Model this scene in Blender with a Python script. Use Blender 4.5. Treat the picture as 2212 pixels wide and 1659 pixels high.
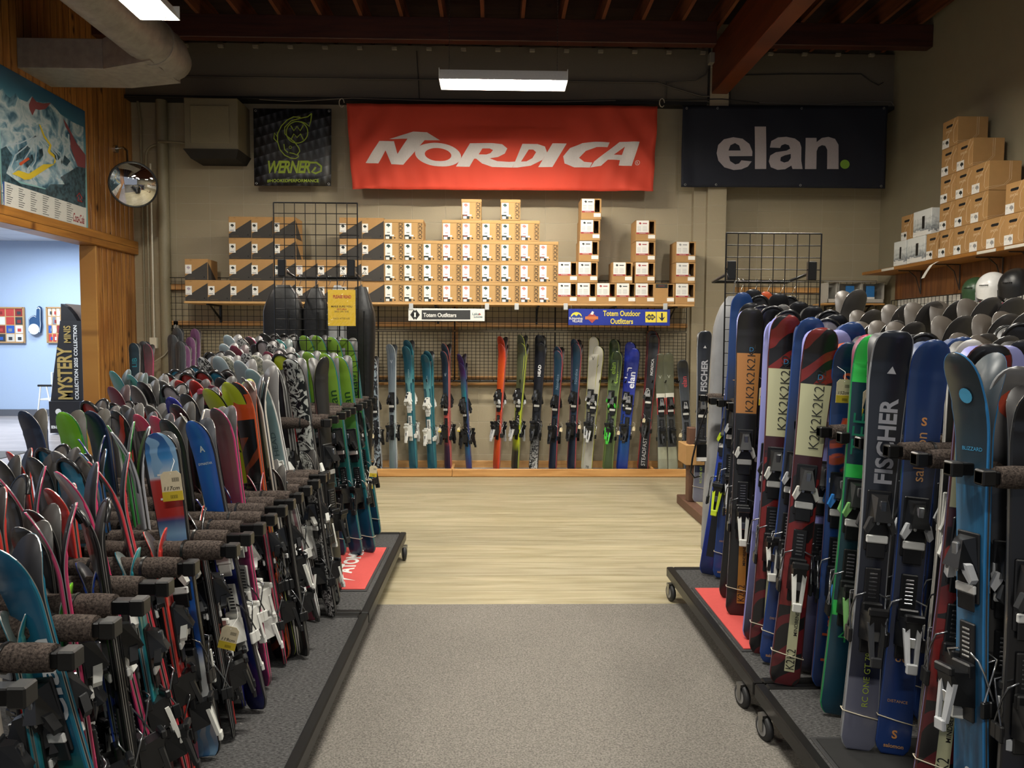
import bpy, bmesh, math, random
from mathutils import Vector, Matrix
random.seed(7)
for o in list(bpy.data.objects): bpy.data.objects.remove(o)
SC = bpy.context.scene
COL = SC.collection
PI = math.pi
R = math.radians
# ------------------------------------------------------------------ camera
F = 1600.0; CX, CY = 1106.0, 829.5; H = 1.62
cam = bpy.data.cameras.new('camera'); camo = bpy.data.objects.new('camera', cam); COL.objects.link(camo)
cam.sensor_width = 36; cam.lens = F/2212*36; cam.clip_start = .05
CR = Matrix.Rotation(-math.atan(36/F), 4, 'Z') @ Matrix.Rotation(PI/2-math.atan(94.5/F), 4, 'X') @ Matrix.Rotation(R(.3), 4, 'Z')
camo.matrix_world = Matrix.Translation((0, 0, H)) @ CR
SC.camera = camo
def ray(px, py): return CR.to_3x3() @ Vector(((px-CX)/F, -(py-CY)/F, -1))
def PY(px, py, Y): d = ray(px, py); return Vector((0, 0, H)) + d*(Y/d.y)
def PX(px, py, X): d = ray(px, py); return Vector((0, 0, H)) + d*(X/d.x)
def PZ(px, py, Z): d = ray(px, py); return Vector((0, 0, H)) + d*((Z-H)/d.z)
# ------------------------------------------------------------------ world and exposure
w = bpy.data.worlds.new('world'); SC.world = w; w.use_nodes = True
w.node_tree.nodes['Background'].inputs[0].default_value = (.80, .86, 1, 1)
w.node_tree.nodes['Background'].inputs[1].default_value = .20
SC.view_settings.view_transform = 'Standard'; SC.view_settings.look = 'None'
SC.view_settings.gamma = 1; SC.view_settings.use_curve_mapping = False
SC.view_settings.exposure = 0.66
def area(name, loc, sx, sy, power, color=(1, .93, .82), rot=(0, 0, 0)):
    l = bpy.data.lights.new(name, 'AREA'); l.shape = 'RECTANGLE'; l.size = sx; l.size_y = sy
    l.energy = power; l.color = color
    o = bpy.data.objects.new(name, l); COL.objects.link(o); o.location = loc; o.rotation_euler = rot
    return o
WARM = (1, .955, .86)
FIXT = [(0.065, 7.30, 4.15, 125, 0), (-2.60, 5.33, 4.15, 80, 90), (2.45, 5.0, 4.27, 80, 90), (0.1, 2.9, 4.4, 110, 0),
        (-2.7, 0.6, 4.4, 16, 90), (2.7, 0.6, 4.4, 22, 90), (0, -1.2, 4.4, 70, 0)]
for i, (x, y, z, p, r) in enumerate(FIXT):
    area('tube_light', (x, y, z-.035), 1.18, .16, p, WARM, (0, 0, R(r)))
area('panel_light', (-9.2, 12.2, 3.5), 1.1, 1.1, 170, (.80, .90, 1))
area('panel_light', (-7.0, 9.5, 3.5), 1.1, 1.1, 60, (.80, .90, 1))
area('panel_light', (-8.6, 14.0, 3.5), 1.0, .6, 45, (.80, .90, 1))
# ------------------------------------------------------------------ materials
def lin(h):
    h = h.lstrip('#'); c = [int(h[i:i+2], 16)/255 for i in (0, 2, 4)]
    return tuple((v/12.92 if v <= .04045 else ((v+.055)/1.055)**2.4) for v in c)+(1,)
class NT:
    def __init__(s, name):
        s.m = bpy.data.materials.new(name); s.m.use_nodes = True; s.t = s.m.node_tree; s.n = s.t.nodes
        s.b = s.n['Principled BSDF']
    def node(s, ty, **kw):
        n = s.n.new(ty)
        for k, v in kw.items():
            if k.startswith('i_'):
                key = k[2:].replace('_', ' ')
                if key.isdigit(): key = int(key)
                n.inputs[key].default_value = v
            else: setattr(n, k, v)
        return n
    def l(s, a, b): s.t.links.new(a, b)
    def ramp(s, stops, interp='LINEAR'):
        n = s.n.new('ShaderNodeValToRGB'); cr = n.color_ramp; cr.interpolation = interp
        stops = sorted(stops, key=lambda q: q[0]); v = lambda c: lin(c) if isinstance(c, str) else (c, c, c, 1)
        cr.elements.remove(cr.elements[1]); cr.elements[0].position = stops[0][0]; cr.elements[0].color = v(stops[0][1])
        for p, c in stops[1:]:
            e = cr.elements.new(p); e.color = v(c)
        return n
    def mix(s, fac, a, b, mode='MIX'):
        n = s.n.new('ShaderNodeMixRGB'); n.blend_type = mode
        for i, v in enumerate((fac, a, b)):
            if hasattr(v, 'links'): s.l(v, n.inputs[i])
            elif isinstance(v, (int, float)): n.inputs[i].default_value = v if i == 0 else (v, v, v, 1)
            else: n.inputs[i].default_value = lin(v) if isinstance(v, str) else v
        return n.outputs[0]
    def math(s, op, a, b=0, clamp=False):
        n = s.n.new('ShaderNodeMath'); n.operation = op; n.use_clamp = clamp
        for i, v in enumerate((a, b)):
            if hasattr(v, 'links'): s.l(v, n.inputs[i])
            else: n.inputs[i].default_value = v
        return n.outputs[0]
    def color(s, o): s.l(o, s.b.inputs['Base Color'])
    def bump(s, h, strength=.3, dist=.01):
        n = s.n.new('ShaderNodeBump'); n.inputs['Strength'].default_value = strength; n.inputs['Distance'].default_value = dist
        s.l(h, n.inputs['Height']); s.l(n.outputs[0], s.b.inputs['Normal'])
_mc = {}
def mat(c, rough=.5, metal=0, noise=0, emit=0, nscale=60, coat=0):
    key = (c, rough, metal, noise, emit, nscale, coat)
    if key in _mc: return _mc[key]
    t = NT('paint_'+c.strip('#')); b = t.b
    b.inputs['Base Color'].default_value = lin(c); b.inputs['Roughness'].default_value = rough; b.inputs['Metallic'].default_value = metal
    if coat: b.inputs['Coat Weight'].default_value = coat
    if emit:
        b.inputs['Emission Color'].default_value = lin(c); b.inputs['Emission Strength'].default_value = emit
    tc = t.node('ShaderNodeTexCoord')
    nz = t.node('ShaderNodeTexNoise', i_Scale=nscale, i_Detail=3); t.l(tc.outputs['Object'], nz.inputs['Vector'])
    k = noise if noise else .06
    r = t.ramp([(.3, 1-k), (.7, 1.0)])
    for e in r.color_ramp.elements:
        pass
    t.l(nz.outputs['Fac'], r.inputs[0]); t.color(t.mix(1, r.outputs[0], c, 'MULTIPLY'))
    if noise >= .2: t.bump(nz.outputs['Fac'], .4, .004)
    _mc[key] = t.m; return t.m
def m_block():
    t = NT('painted_block_wall'); tc = t.node('ShaderNodeTexCoord'); sp = t.node('ShaderNodeSeparateXYZ'); t.l(tc.outputs['Object'], sp.inputs[0])
    cb = t.node('ShaderNodeCombineXYZ'); t.l(t.math('ADD', sp.outputs[0], sp.outputs[1]), cb.inputs[0]); t.l(sp.outputs[2], cb.inputs[1])
    bk = t.node('ShaderNodeTexBrick', offset=0.0, squash=1.0, i_Scale=1.0, i_Mortar_Size=.0035, i_Mortar_Smooth=.6, i_Brick_Width=.4064, i_Row_Height=.2032)
    bk.inputs['Color1'].default_value = lin('#a79b80'); bk.inputs['Color2'].default_value = lin('#a3977c'); bk.inputs['Mortar'].default_value = lin('#b3a890')
    t.l(cb.outputs[0], bk.inputs['Vector'])
    nz = t.node('ShaderNodeTexNoise', i_Scale=1.3, i_Detail=4); t.l(tc.outputs['Object'], nz.inputs['Vector'])
    r = t.ramp([(.3, .93), (.7, 1.0)]); t.l(nz.outputs['Fac'], r.inputs[0])
    t.color(t.mix(1, bk.outputs['Color'], r.outputs[0], 'MULTIPLY')); t.b.inputs['Roughness'].default_value = .55
    n2 = t.node('ShaderNodeTexNoise', i_Scale=90, i_Detail=3); t.l(tc.outputs['Object'], n2.inputs['Vector'])
    t.bump(t.math('ADD', t.math('MULTIPLY', bk.outputs['Fac'], -1), t.math('MULTIPLY', n2.outputs['Fac'], .25)), .5, .006)
    return t.m
def m_boards(name, c1, c2, knot, width=.1, axis=1, rough=.35, grain=2, groove=.035, knots=1.0, long_axis=2, size_axis=None):
    t = NT(name); tc = t.node('ShaderNodeTexCoord'); sp = t.node('ShaderNodeSeparateXYZ'); t.l(tc.outputs['Object'], sp.inputs[0])
    u = t.math('DIVIDE', sp.outputs[axis], width); idx = t.math('FLOOR', u); fr = t.math('SUBTRACT', u, idx)
    wn = t.node('ShaderNodeTexWhiteNoise', noise_dimensions='1D'); t.l(idx, wn.inputs['W'])
    cb = t.node('ShaderNodeCombineXYZ')
    t.l(t.math('MULTIPLY', sp.outputs[axis], 22), cb.inputs[0]); t.l(t.math('ADD', t.math('MULTIPLY', sp.outputs[long_axis], 1.6), t.math('MULTIPLY', wn.outputs['Value'], 37)), cb.inputs[1]); t.l(t.math('MULTIPLY', idx, 3.1), cb.inputs[2])
    nz = t.node('ShaderNodeTexNoise', i_Scale=1.0, i_Detail=6, i_Distortion=grain*.3); t.l(cb.outputs[0], nz.inputs['Vector'])
    r = t.ramp([(.3, c2), (.62, c1)]); t.l(nz.outputs['Fac'], r.inputs[0])
    cb2 = t.node('ShaderNodeCombineXYZ'); t.l(t.math('MULTIPLY', u, .55), cb2.inputs[0]); t.l(t.math('ADD', t.math('MULTIPLY', sp.outputs[long_axis], 3.0), t.math('MULTIPLY', wn.outputs['Value'], 9)), cb2.inputs[1]); t.l(idx, cb2.inputs[2])
    vo = t.node('ShaderNodeTexVoronoi', i_Scale=1.0); t.l(cb2.outputs[0], vo.inputs['Vector'])
    kr = t.ramp([(.06, knots), (.17, 0.0)]); t.l(vo.outputs['Distance'], kr.inputs[0])
    col = t.mix(kr.outputs[0], r.outputs[0], knot)
    sh = t.ramp([(0.0, .82), (1.0, 1.0)]); t.l(wn.outputs['Value'], sh.inputs[0]); col = t.mix(1, col, sh.outputs[0], 'MULTIPLY')
    g = t.ramp([(0, 0.0), (groove, 1.0), (1-groove, 1.0), (1, 0.0)]); t.l(fr, g.inputs[0])
    col = t.mix(t.math('SUBTRACT', 1, g.outputs[0]), col, c2)
    t.color(col); t.b.inputs['Roughness'].default_value = rough; t.bump(g.outputs[0], .8, .012)
    return t.m
def m_carpet(name, c1, c2, sc=90, stretch=1.0, bump=.6):
    t = NT(name); tc = t.node('ShaderNodeTexCoord'); mp = t.node('ShaderNodeMapping'); mp.inputs['Scale'].default_value = (1, stretch, 1)
    t.l(tc.outputs['Object'], mp.inputs[0])
    nz = t.node('ShaderNodeTexNoise', i_Scale=sc, i_Detail=5, i_Roughness=.7); t.l(mp.outputs[0], nz.inputs['Vector'])
    n2 = t.node('ShaderNodeTexNoise', i_Scale=1.1, i_Detail=3); t.l(tc.outputs['Object'], n2.inputs['Vector'])
    r = t.ramp([(.36, c2), (.64, c1)]); t.l(nz.outputs['Fac'], r.inputs[0]); r2 = t.ramp([(.3, .88), (.7, 1.0)]); t.l(n2.outputs['Fac'], r2.inputs[0])
    t.color(t.mix(1, r.outputs[0], r2.outputs[0], 'MULTIPLY')); t.b.inputs['Roughness'].default_value = .95; t.b.inputs['Specular IOR Level'].default_value = .15
    t.bump(nz.outputs['Fac'], bump, .006); return t.m
M_BLOCK = m_block()
M_PINE = m_boards('varnished_pine_boards', '#b98345', '#8a5628', '#4a2812', .105, 1, groove=.10)
M_PINEX = m_boards('pine_rail', '#d3a063', '#b78247', '#7a4a24', 2.6, 2, groove=.0001, long_axis=0)
M_PINEY = m_boards('pine_beam', '#ae7836', '#8a5824', '#5d3416', .9, 2, groove=.0005, long_axis=1)
M_PINEP = m_boards('pine_post', '#ba8844', '#a06c30', '#6d431f', .9, 1, groove=.0005, long_axis=2)
M_DARKB = m_boards('dark_timber', '#4a2418', '#331812', '#241009', .9, 2, groove=.0005, long_axis=0, knots=.4, rough=.5)
M_DARKY = m_boards('dark_timber_beam', '#6b3418', '#522713', '#2e150b', .9, 2, groove=.0005, long_axis=1, knots=.4, rough=.45)
M_JOIST = m_boards('joist_timber', '#7a4526', '#5a311c', '#3a1c10', .9, 2, groove=.0005, long_axis=1, knots=.3, rough=.6)
M_DECK = m_boards('ceiling_deck', '#35211b', '#2a1914', '#1b100c', .2, 1, groove=.02, long_axis=0, rough=.8)
M_FLOOR = m_boards('pale_plank_floor', '#b3a98c', '#938866', '#7d7254', .152, 1, groove=.008, long_axis=0, rough=.42, knots=.25)
M_FLOOR2 = m_boards('grey_plank_floor', '#b4aaa6', '#8d8480', '#6d6560', .18, 1, groove=.01, long_axis=0, rough=.3, knots=.1)
M_CARPET = m_carpet('grey_brown_carpet', '#8f8a82', '#5f5b55', 130)
M_CARPETD = m_carpet('charcoal_carpet', '#605f5e', '#2a2a2a', 70, 2.5)
M_PAD = m_carpet('brown_carpet_padding', '#5e534c', '#241f1d', 160)
M_RED = mat('#c44540', .9, noise=.1)
M_BLACK = mat('#151515', .35); M_BLACKM = mat('#1d1d1e', .3, .6); M_WIRE = mat('#141313', .35, .3)
M_CHROME = mat('#c9c9c9', .18, 1); M_STEEL = mat('#a9a9a6', .3, 1); M_GALV = mat('#a3a09b', .45, .35, noise=.25, nscale=14)
M_WHITE = mat('#e4e2dc', .5); M_TAUPE = mat('#7d745d', .5)
M_DECKY = M_DARKY
# ------------------------------------------------------------------ mesh builder
class MB:
    def __init__(s): s.v = []; s.f = []; s.m = []; s.sm = []
    def add(s, vs, fs, m=0, smooth=False, M=None):
        o = len(s.v)
        s.v += [tuple(M @ Vector(v)) if M is not None else tuple(v) for v in vs]
        s.f += [tuple(i+o for i in f) for f in fs]; s.m += [m]*len(fs); s.sm += [smooth]*len(fs); return s
    def box(s, x0, x1, y0, y1, z0, z1, m=0, M=None):
        vs = [(x, y, z) for z in (z0, z1) for y in (y0, y1) for x in (x0, x1)]
        return s.add(vs, [(0, 2, 3, 1), (4, 5, 7, 6), (0, 1, 5, 4), (2, 6, 7, 3), (0, 4, 6, 2), (1, 3, 7, 5)], m, False, M)
    def cbox(s, x0, x1, y0, y1, z0, z1, c=.004, m=0, M=None):   # chamfered box
        X, Y, Z = (x0, x1), (y0, y1), (z0, z1); vs = []; idx = {}
        for i in (0, 1):
            for j in (0, 1):
                for k in (0, 1):
                    sx, sy, sz = (1, -1)[i]*c, (1, -1)[j]*c, (1, -1)[k]*c
                    for a in range(3):
                        idx[(i, j, k, a)] = len(vs)
                        vs.append((X[i]+(0 if a == 0 else sx), Y[j]+(0 if a == 1 else sy), Z[k]+(0 if a == 2 else sz)))
        fs = []
        for i in (0, 1):
            q = [(i, 0, 0, 0), (i, 1, 0, 0), (i, 1, 1, 0), (i, 0, 1, 0)]; fs.append([idx[t] for t in (q if i else q[::-1])])
        for j in (0, 1):
            q = [(0, j, 0, 1), (0, j, 1, 1), (1, j, 1, 1), (1, j, 0, 1)]; fs.append([idx[t] for t in (q if j else q[::-1])])
        for k in (0, 1):
            q = [(0, 0, k, 2), (1, 0, k, 2), (1, 1, k, 2), (0, 1, k, 2)]; fs.append([idx[t] for t in (q if k else q[::-1])])
        for i in (0, 1):
            for j in (0, 1): fs.append([idx[(i, j, 0, 0)], idx[(i, j, 1, 0)], idx[(i, j, 1, 1)], idx[(i, j, 0, 1)]])
        for i in (0, 1):
            for k in (0, 1): fs.append([idx[(i, 0, k, 0)], idx[(i, 1, k, 0)], idx[(i, 1, k, 2)], idx[(i, 0, k, 2)]])
        for j in (0, 1):
            for k in (0, 1): fs.append([idx[(0, j, k, 1)], idx[(1, j, k, 1)], idx[(1, j, k, 2)], idx[(0, j, k, 2)]])
        for i in (0, 1):
            for j in (0, 1):
                for k in (0, 1): fs.append([idx[(i, j, k, a)] for a in range(3)])
        return s.add(vs, fs, m, False, M)
    def tube(s, pts, r, n=8, m=0, cap=True, smooth=True):
        pts = [Vector(p) for p in pts]; vs = []; N = len(pts)
        rr = r if isinstance(r, (list, tuple)) else [r]*N
        up = None
        for i, p in enumerate(pts):
            d = (pts[min(i+1, N-1)]-pts[max(i-1, 0)]).normalized()
            if up is None:
                up = d.orthogonal().normalized()
            else:
                up = (up-d*up.dot(d)).normalized()
            b = d.cross(up)
            for k in range(n):
                a = 2*PI*k/n; vs.append(p+(up*math.cos(a)+b*math.sin(a))*rr[i])
        fs = [(i*n+k, i*n+(k+1) % n, (i+1)*n+(k+1) % n, (i+1)*n+k) for i in range(N-1) for k in range(n)]
        s.add(vs, fs, m, smooth)
        if cap: s.add(vs[:n], [tuple(range(n))[::-1]], m); s.add(vs[-n:], [tuple(range(n))], m)
        return s
    def lathe(s, prof, n=16, m=0, M=None, smooth=True):   # prof [(r,z)]
        vs = [(r*math.cos(2*PI*k/n), r*math.sin(2*PI*k/n), z) for r, z in prof for k in range(n)]
        fs = [(i*n+k, i*n+(k+1) % n, (i+1)*n+(k+1) % n, (i+1)*n+k) for i in range(len(prof)-1) for k in range(n)]
        return s.add(vs, fs, m, smooth, M)
    def prism(s, poly, y0, y1, m=0, M=None, side=None):    # poly in x,z extruded along y; faces -y at y0
        n = len(poly); vs = [(x, y0, z) for x, z in poly]+[(x, y1, z) for x, z in poly]
        s.add(vs, [tuple(range(n)), tuple(range(2*n-1, n-1, -1))], m, False, M)
        s.add(vs, [(i, i+n, (i+1) % n+n, (i+1) % n) for i in range(n)], m if side is None else side, False, M); return s
    def quad(s, x0, x1, z0, z1, y, m=0, M=None): return s.add([(x0, y, z0), (x1, y, z0), (x1, y, z1), (x0, y, z1)], [(0, 1, 2, 3)], m, False, M)
    def poly(s, pts, y, m=0, M=None): return s.add([(x, y, z) for x, z in pts], [tuple(range(len(pts)))], m, False, M)
    def mesh(s, name, mats, off=None):
        me = bpy.data.meshes.new(name)
        v = s.v if off is None else [(a-off[0], b-off[1], c-off[2]) for a, b, c in s.v]
        me.from_pydata(v, [], s.f)
        for q in (mats if isinstance(mats, (list, tuple)) else [mats]): me.materials.append(q)
        me.polygons.foreach_set('material_index', s.m); me.polygons.foreach_set('use_smooth', s.sm); me.update(); return me
def tag(o, label=None, cat=None, group=None, kind=None):
    if label:
        o['label'] = label; n = len(label.split())
        if n < 4 or n > 16: print('LABELLEN', n, label)
    if cat: o['category'] = cat
    if group: o['group'] = group
    if kind: o['kind'] = kind
    return o
def thing(name, label, cat, loc=(0, 0, 0), group=None, rz=0):
    o = bpy.data.objects.new(name, None); COL.objects.link(o); o.location = loc; o.rotation_euler = (0, 0, rz); o.empty_display_size = .05
    return tag(o, label, cat, group)
def part(name, mb, mats, parent=None, world=True, label=None, kind=None):
    off = None
    if parent is not None and world:
        off = Vector(parent.location)
        if parent.parent is not None: off = off+parent.parent.location
    me = mb.mesh(name, mats, off) if isinstance(mb, MB) else mb
    o = bpy.data.objects.new(name, me); COL.objects.link(o); o.parent = parent
    if label: o['label'] = label
    if kind: o['kind'] = kind
    return o
def solo(name, mb, mats, label, cat, group=None, kind=None):   # one-mesh thing, origin at its base centre
    xs = [v[0] for v in mb.v]; ys = [v[1] for v in mb.v]; zs = [v[2] for v in mb.v]
    c = ((min(xs)+max(xs))/2, (min(ys)+max(ys))/2, min(zs))
    o = bpy.data.objects.new(name, mb.mesh(name, mats, c)); COL.objects.link(o); o.location = c
    return tag(o, label, cat, group, kind)
def struct(name, mb, mats, parent=None):
    o = part(name, mb, mats, parent); o['kind'] = 'structure'; return o
def copy_tree(o, parent=None):
    c = o.copy(); COL.objects.link(c); c.parent = parent
    for ch in o.children: copy_tree(ch, c)
    return c
_tc = {}
def text(s_, bold=0, shear=0, space=1.0):
    key = (s_, bold, shear, space)
    if key in _tc: return _tc[key]
    cu = bpy.data.curves.new('t', 'FONT'); cu.body = s_; cu.size = 1; cu.offset = bold; cu.shear = shear; cu.space_character = space; cu.resolution_u = 3
    cu.align_x = 'CENTER'; cu.align_y = 'CENTER'
    o = bpy.data.objects.new('t', cu); COL.objects.link(o)
    dg = bpy.context.evaluated_depsgraph_get(); me = o.evaluated_get(dg).to_mesh()
    vs = [(v.co.x, v.co.y) for v in me.vertices]; fs = [tuple(p.vertices) for p in me.polygons]
    o.evaluated_get(dg).to_mesh_clear(); bpy.data.objects.remove(o); bpy.data.curves.remove(cu)
    x0 = min(v[0] for v in vs); x1 = max(v[0] for v in vs); y0 = min(v[1] for v in vs); y1 = max(v[1] for v in vs)
    vs = [((x-(x0+x1)/2)/(x1-x0), (y-(y0+y1)/2)/(y1-y0)) for x, y in vs]     # unit box centred
    _tc[key] = (vs, fs, (x1-x0)/(y1-y0)); return _tc[key]
def put_text(mb, s_, fn, w_=None, h_=None, m=0, bold=0, shear=0, space=1.0):
    vs, fs, asp = text(s_, bold, shear, space)
    if h_ is None: h_ = w_/asp
    if w_ is None: w_ = h_*asp
    return mb.add([fn(x*w_, y*h_) for x, y in vs], fs, m)
def fill(polys, cuts=0):   # outlines with holes -> verts, faces  (2D)
    cu = bpy.data.curves.new('f', 'CURVE'); cu.dimensions = '2D'; cu.fill_mode = 'BOTH'
    for p in polys:
        sp = cu.splines.new('POLY'); sp.points.add(len(p)-1); sp.use_cyclic_u = True
        for q, (x, y) in zip(sp.points, p): q.co = (x, y, 0, 1)
    o = bpy.data.objects.new('f', cu); COL.objects.link(o)
    dg = bpy.context.evaluated_depsgraph_get(); me = o.evaluated_get(dg).to_mesh()
    bm = bmesh.new(); bm.from_mesh(me); o.evaluated_get(dg).to_mesh_clear(); bpy.data.objects.remove(o); bpy.data.curves.remove(cu)
    return bm
def smooth_poly(p, n=3):   # Catmull-Rom closed
    out = []; N = len(p)
    for i in range(N):
        a, b, c, d = p[i-1], p[i], p[(i+1) % N], p[(i+2) % N]
        for k in range(n):
            t = k/n; out.append(tuple(.5*((2*b[j])+(-a[j]+c[j])*t+(2*a[j]-5*b[j]+4*c[j]-d[j])*t*t+(-a[j]+3*b[j]-3*c[j]+d[j])*t**3) for j in (0, 1)))
    return out
ORD = 'first second third fourth fifth sixth seventh eighth ninth tenth eleventh twelfth thirteenth fourteenth fifteenth sixteenth seventeenth eighteenth nineteenth twentieth twenty-first twenty-second twenty-third twenty-fourth twenty-fifth twenty-sixth twenty-seventh twenty-eighth twenty-ninth thirtieth thirty-first thirty-second thirty-third thirty-fourth'.split()
# ------------------------------------------------------------------ the room
XL, XR, YW, YR = -4.375, 4.83, 9.15, 9.32      # left wall, right wall, back wall, recess
b = MB().box(-4.6, 2.55, YW, YW+.2, 0, 5.6); b.box(2.55, 2.775, 8.98, YW+.4, 0, 5.6); b.box(2.775, 5.0, YR, YR+.2, 0, 5.6)
b.box(2.40, 2.55, 9.06, YW+.2, 0, 5.6)
struct('wall_back', b, M_BLOCK)
b = MB().box(XR, XR+.2, -4, 9.5, 0, 5.6); struct('wall_right', b, mat('#8f866f', .55, noise=.05, nscale=6))
b = MB().box(XL, 2.55, 9.02, YW, 4.48, 5.10); b.box(2.775, XR, 9.10, YR, 4.48, 5.10); struct('wall_band', b, mat('#71685a', .6))
b = MB().box(XL, 2.52, 8.99, YW, 4.44, 4.478); b.box(2.80, XR, 9.07, YR, 4.44, 4.478); struct('trim_4', b, mat('#1c1a18', .6))
# left wall: boards above a beam, an opening, boards beyond
b = MB().box(-4.53, XL, 2.0, YW, 2.785, 5.6); b.box(-4.53, XL, 8.26, YW, 0, 2.63); struct('wall_left', b, M_PINE)
b = MB().cbox(-4.55, XL+.05, 2.0, YW-.002, 2.63, 2.785, .006); struct('trim_1', b, M_PINEY)
b = MB().cbox(-4.535, XL+.02, 8.23, 8.262, 0, 2.63, .006); struct('trim_2', b, M_PINEP)
b = MB().box(-4.53, XL, 2.0, 2.3, 0, 2.63); struct('wall_left', b, M_PINE)
b = MB().box(-4.6, XR, 4.45, 9.4, -.1, 0); struct('floor', b, M_FLOOR)
b = MB().box(-4.6, XR, -4, 4.45, -.1, .006); struct('floor', b, M_CARPET)
b = MB().box(-14, -4.6, 2, 15.6, -.1, .002); struct('floor', b, M_FLOOR2)
b = MB().box(-14, -4.6, 15.5, 15.7, 0, 3.7); struct('wall_far_room', b, mat('#a9bcd6', .7)); b = MB().box(-14, -13.8, 2, 15.6, 0, 3.7); b.box(-4.6, -4.5, 9.35, 15.6, 0, 5.6); struct('wall_far_room', b, mat('#a9bcd6', .7))
b = MB().box(-14, -4.6, 15.47, 15.5, 0, .14); struct('baseboard_far_room', b, mat('#5d5f66', .6))
t = NT('ceiling_tiles'); tc = t.node('ShaderNodeTexCoord'); bk = t.node('ShaderNodeTexBrick', offset=0.0, i_Scale=1.0, i_Mortar_Size=.012, i_Brick_Width=1.22, i_Row_Height=.61)
bk.inputs['Color1'].default_value = bk.inputs['Color2'].default_value = lin('#d5d8dc'); bk.inputs['Mortar'].default_value = lin('#aab0b8'); t.l(tc.outputs['Object'], bk.inputs['Vector']); t.color(bk.outputs['Color'])
b = MB().box(-14, -4.62, 2, 15.6, 3.6, 3.7); struct('ceiling_far_room', b, t.m)
p = thing('ceiling_light_panel', 'flat white glowing ceiling panel in the blue room beyond the opening', 'ceiling light', (-8.15, 12.6, 3.58))
part('diffuser', MB().box(-8.9, -7.4, 11.6, 12.5, 3.575, 3.595), mat('#ffffff', .5, emit=9), p)
part('frame', MB().box(-8.95, -7.35, 11.55, 12.55, 3.585, 3.599), M_WHITE, p)
# ceiling
b = MB().box(-14, 5.1, -4, 9.5, 5.38, 5.6); struct('ceiling', b, M_DECK)
for i in range(21):
    x = -.156-.4398*9+i*.4398
    b = MB().box(x-.019, x+.019, -3.9, 9.12, 5.13, 5.38); struct('ceiling_joist', b, M_JOIST)
b = MB().cbox(XL, 2.42, 8.30, 8.42, 4.885, 5.13, .006); struct('ceiling_beam', b, M_DARKB)
b = MB().cbox(2.785, XR, 8.30, 8.42, 4.885, 5.13, .006); struct('ceiling_beam', b, M_DARKB)
b = MB().cbox(2.57, 2.765, -3.9, 9.0, 4.57, 5.13, .008); struct('ceiling_beam', b, M_DARKY)
b = MB().cbox(2.53, 2.80, 8.985, YW, 4.50, 5.12, .01); struct('beam_bracket', b, mat('#3a3633', .5, .4))
b = MB()
for i in range(23):
    x = -4.05+i*.4064
    if 2.5 < x < 2.9: continue
    b.box(x-.03, x+.03, 8.96, 9.0, 5.03, 5.06)
struct('trim_3', b, mat('#9a9284', .6))
# ------------------------------------------------------------------ lamps
def fixture(x, y, z, r, label, chains=True):
    t = thing('fluorescent_fixture', label, 'ceiling light', (x, y, z), 'hanging fluorescent fixtures', R(r))
    b = MB(); prof = [(-.15, -.075), (-.155, -.075), (-.10, .03), (.10, .03), (.155, -.075), (.15, -.075), (.095, .02), (-.095, .02)]
    n = len(prof); vs = [(sx, py, pz) for sx in (-.61, .61) for py, pz in prof]
    b.add(vs, [(i, (i+1) % n, (i+1) % n+n, i+n) for i in range(n)])
    for sx in (-.61, .605): b.box(sx, sx+.005, -.15, .15, -.075, .03)
    part('reflector', b, mat('#e8e6e0', .35), t, False)
    for yy in (-.05, .05):
        part('tube', MB().tube([(-.58, yy, -.045), (.58, yy, -.045)], .016, 10), mat('#fff6e6', .5, emit=60), t, False)
        k = MB()
        for xx in (-.6, .58): k.box(xx, xx+.02, yy-.012, yy+.012, -.065, .0)
        part('lamp_holder', k, M_WHITE, t, False)
    for sx in (-.52, .52):
        c = MB(); z0 = .03
        while z0 < 5.13-z:
            c.tube([(sx, 0, z0), (sx, 0, z0+.022)], .0035, 5, cap=False); z0 += .03
        part('chain', c, M_STEEL, t, False)
    g = MB()
    for k in range(13): g.tube([(-.6+k*.1, -.14, -.078), (-.6+k*.1, .14, -.078)], .0015, 4)
    part('wire_guard', g, M_WHITE, t, False)
fixture(*FIXT[0][:3], 0, 'lit fluorescent fixture hanging on two chains in front of the red banner')
fixture(*FIXT[1][:3], 90, 'lit fluorescent fixture at the top left edge beside the round duct')
fixture(*FIXT[2][:3], 90, 'lit fluorescent fixture above the frame beside the big timber beam')
# ------------------------------------------------------------------ duct
t = thing('air_duct', 'galvanised duct from the board wall turning into a round pipe', 'duct', (-3.8, 7.2, 4.08))
part('box_section', MB().cbox(XL, -3.6, 7.02, 7.54, 4.08, 4.35, .004), M_GALV, t)
b = MB(); n = 20; ra = [(-3.74, 6.90, 4.17), (-3.74, 7.44, 4.17), (-3.74, 7.44, 4.46), (-3.74, 6.90, 4.46)]
b.add([(-3.6, 7.02, 4.08), (-3.6, 7.54, 4.08), (-3.6, 7.54, 4.35), (-3.6, 7.02, 4.35), (-3.1, 6.85, 4.10), (-3.1, 7.5, 4.12), (-3.1, 7.5, 4.5), (-3.1, 6.85, 4.5)],
      [(0, 1, 5, 4), (1, 2, 6, 5), (2, 3, 7, 6), (3, 0, 4, 7), (4, 5, 6, 7)])
part('transition', b, M_GALV, t)
b = MB(); pts = [(-3.14, 7.50, 4.28), (-3.14, 7.46, 4.29), (-3.14, 7.30, 4.31)]; rr = [.05, .17, .205]; y = 7.2; k = 0
while y > 2.5: pts.append((-3.14, y, 4.31)); rr.append(.198 if k % 2 else .214); y -= .03 if y < 6.95 else .12; k += 1
part('round_section', b.tube(pts, rr, 22), M_GALV, t)
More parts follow.
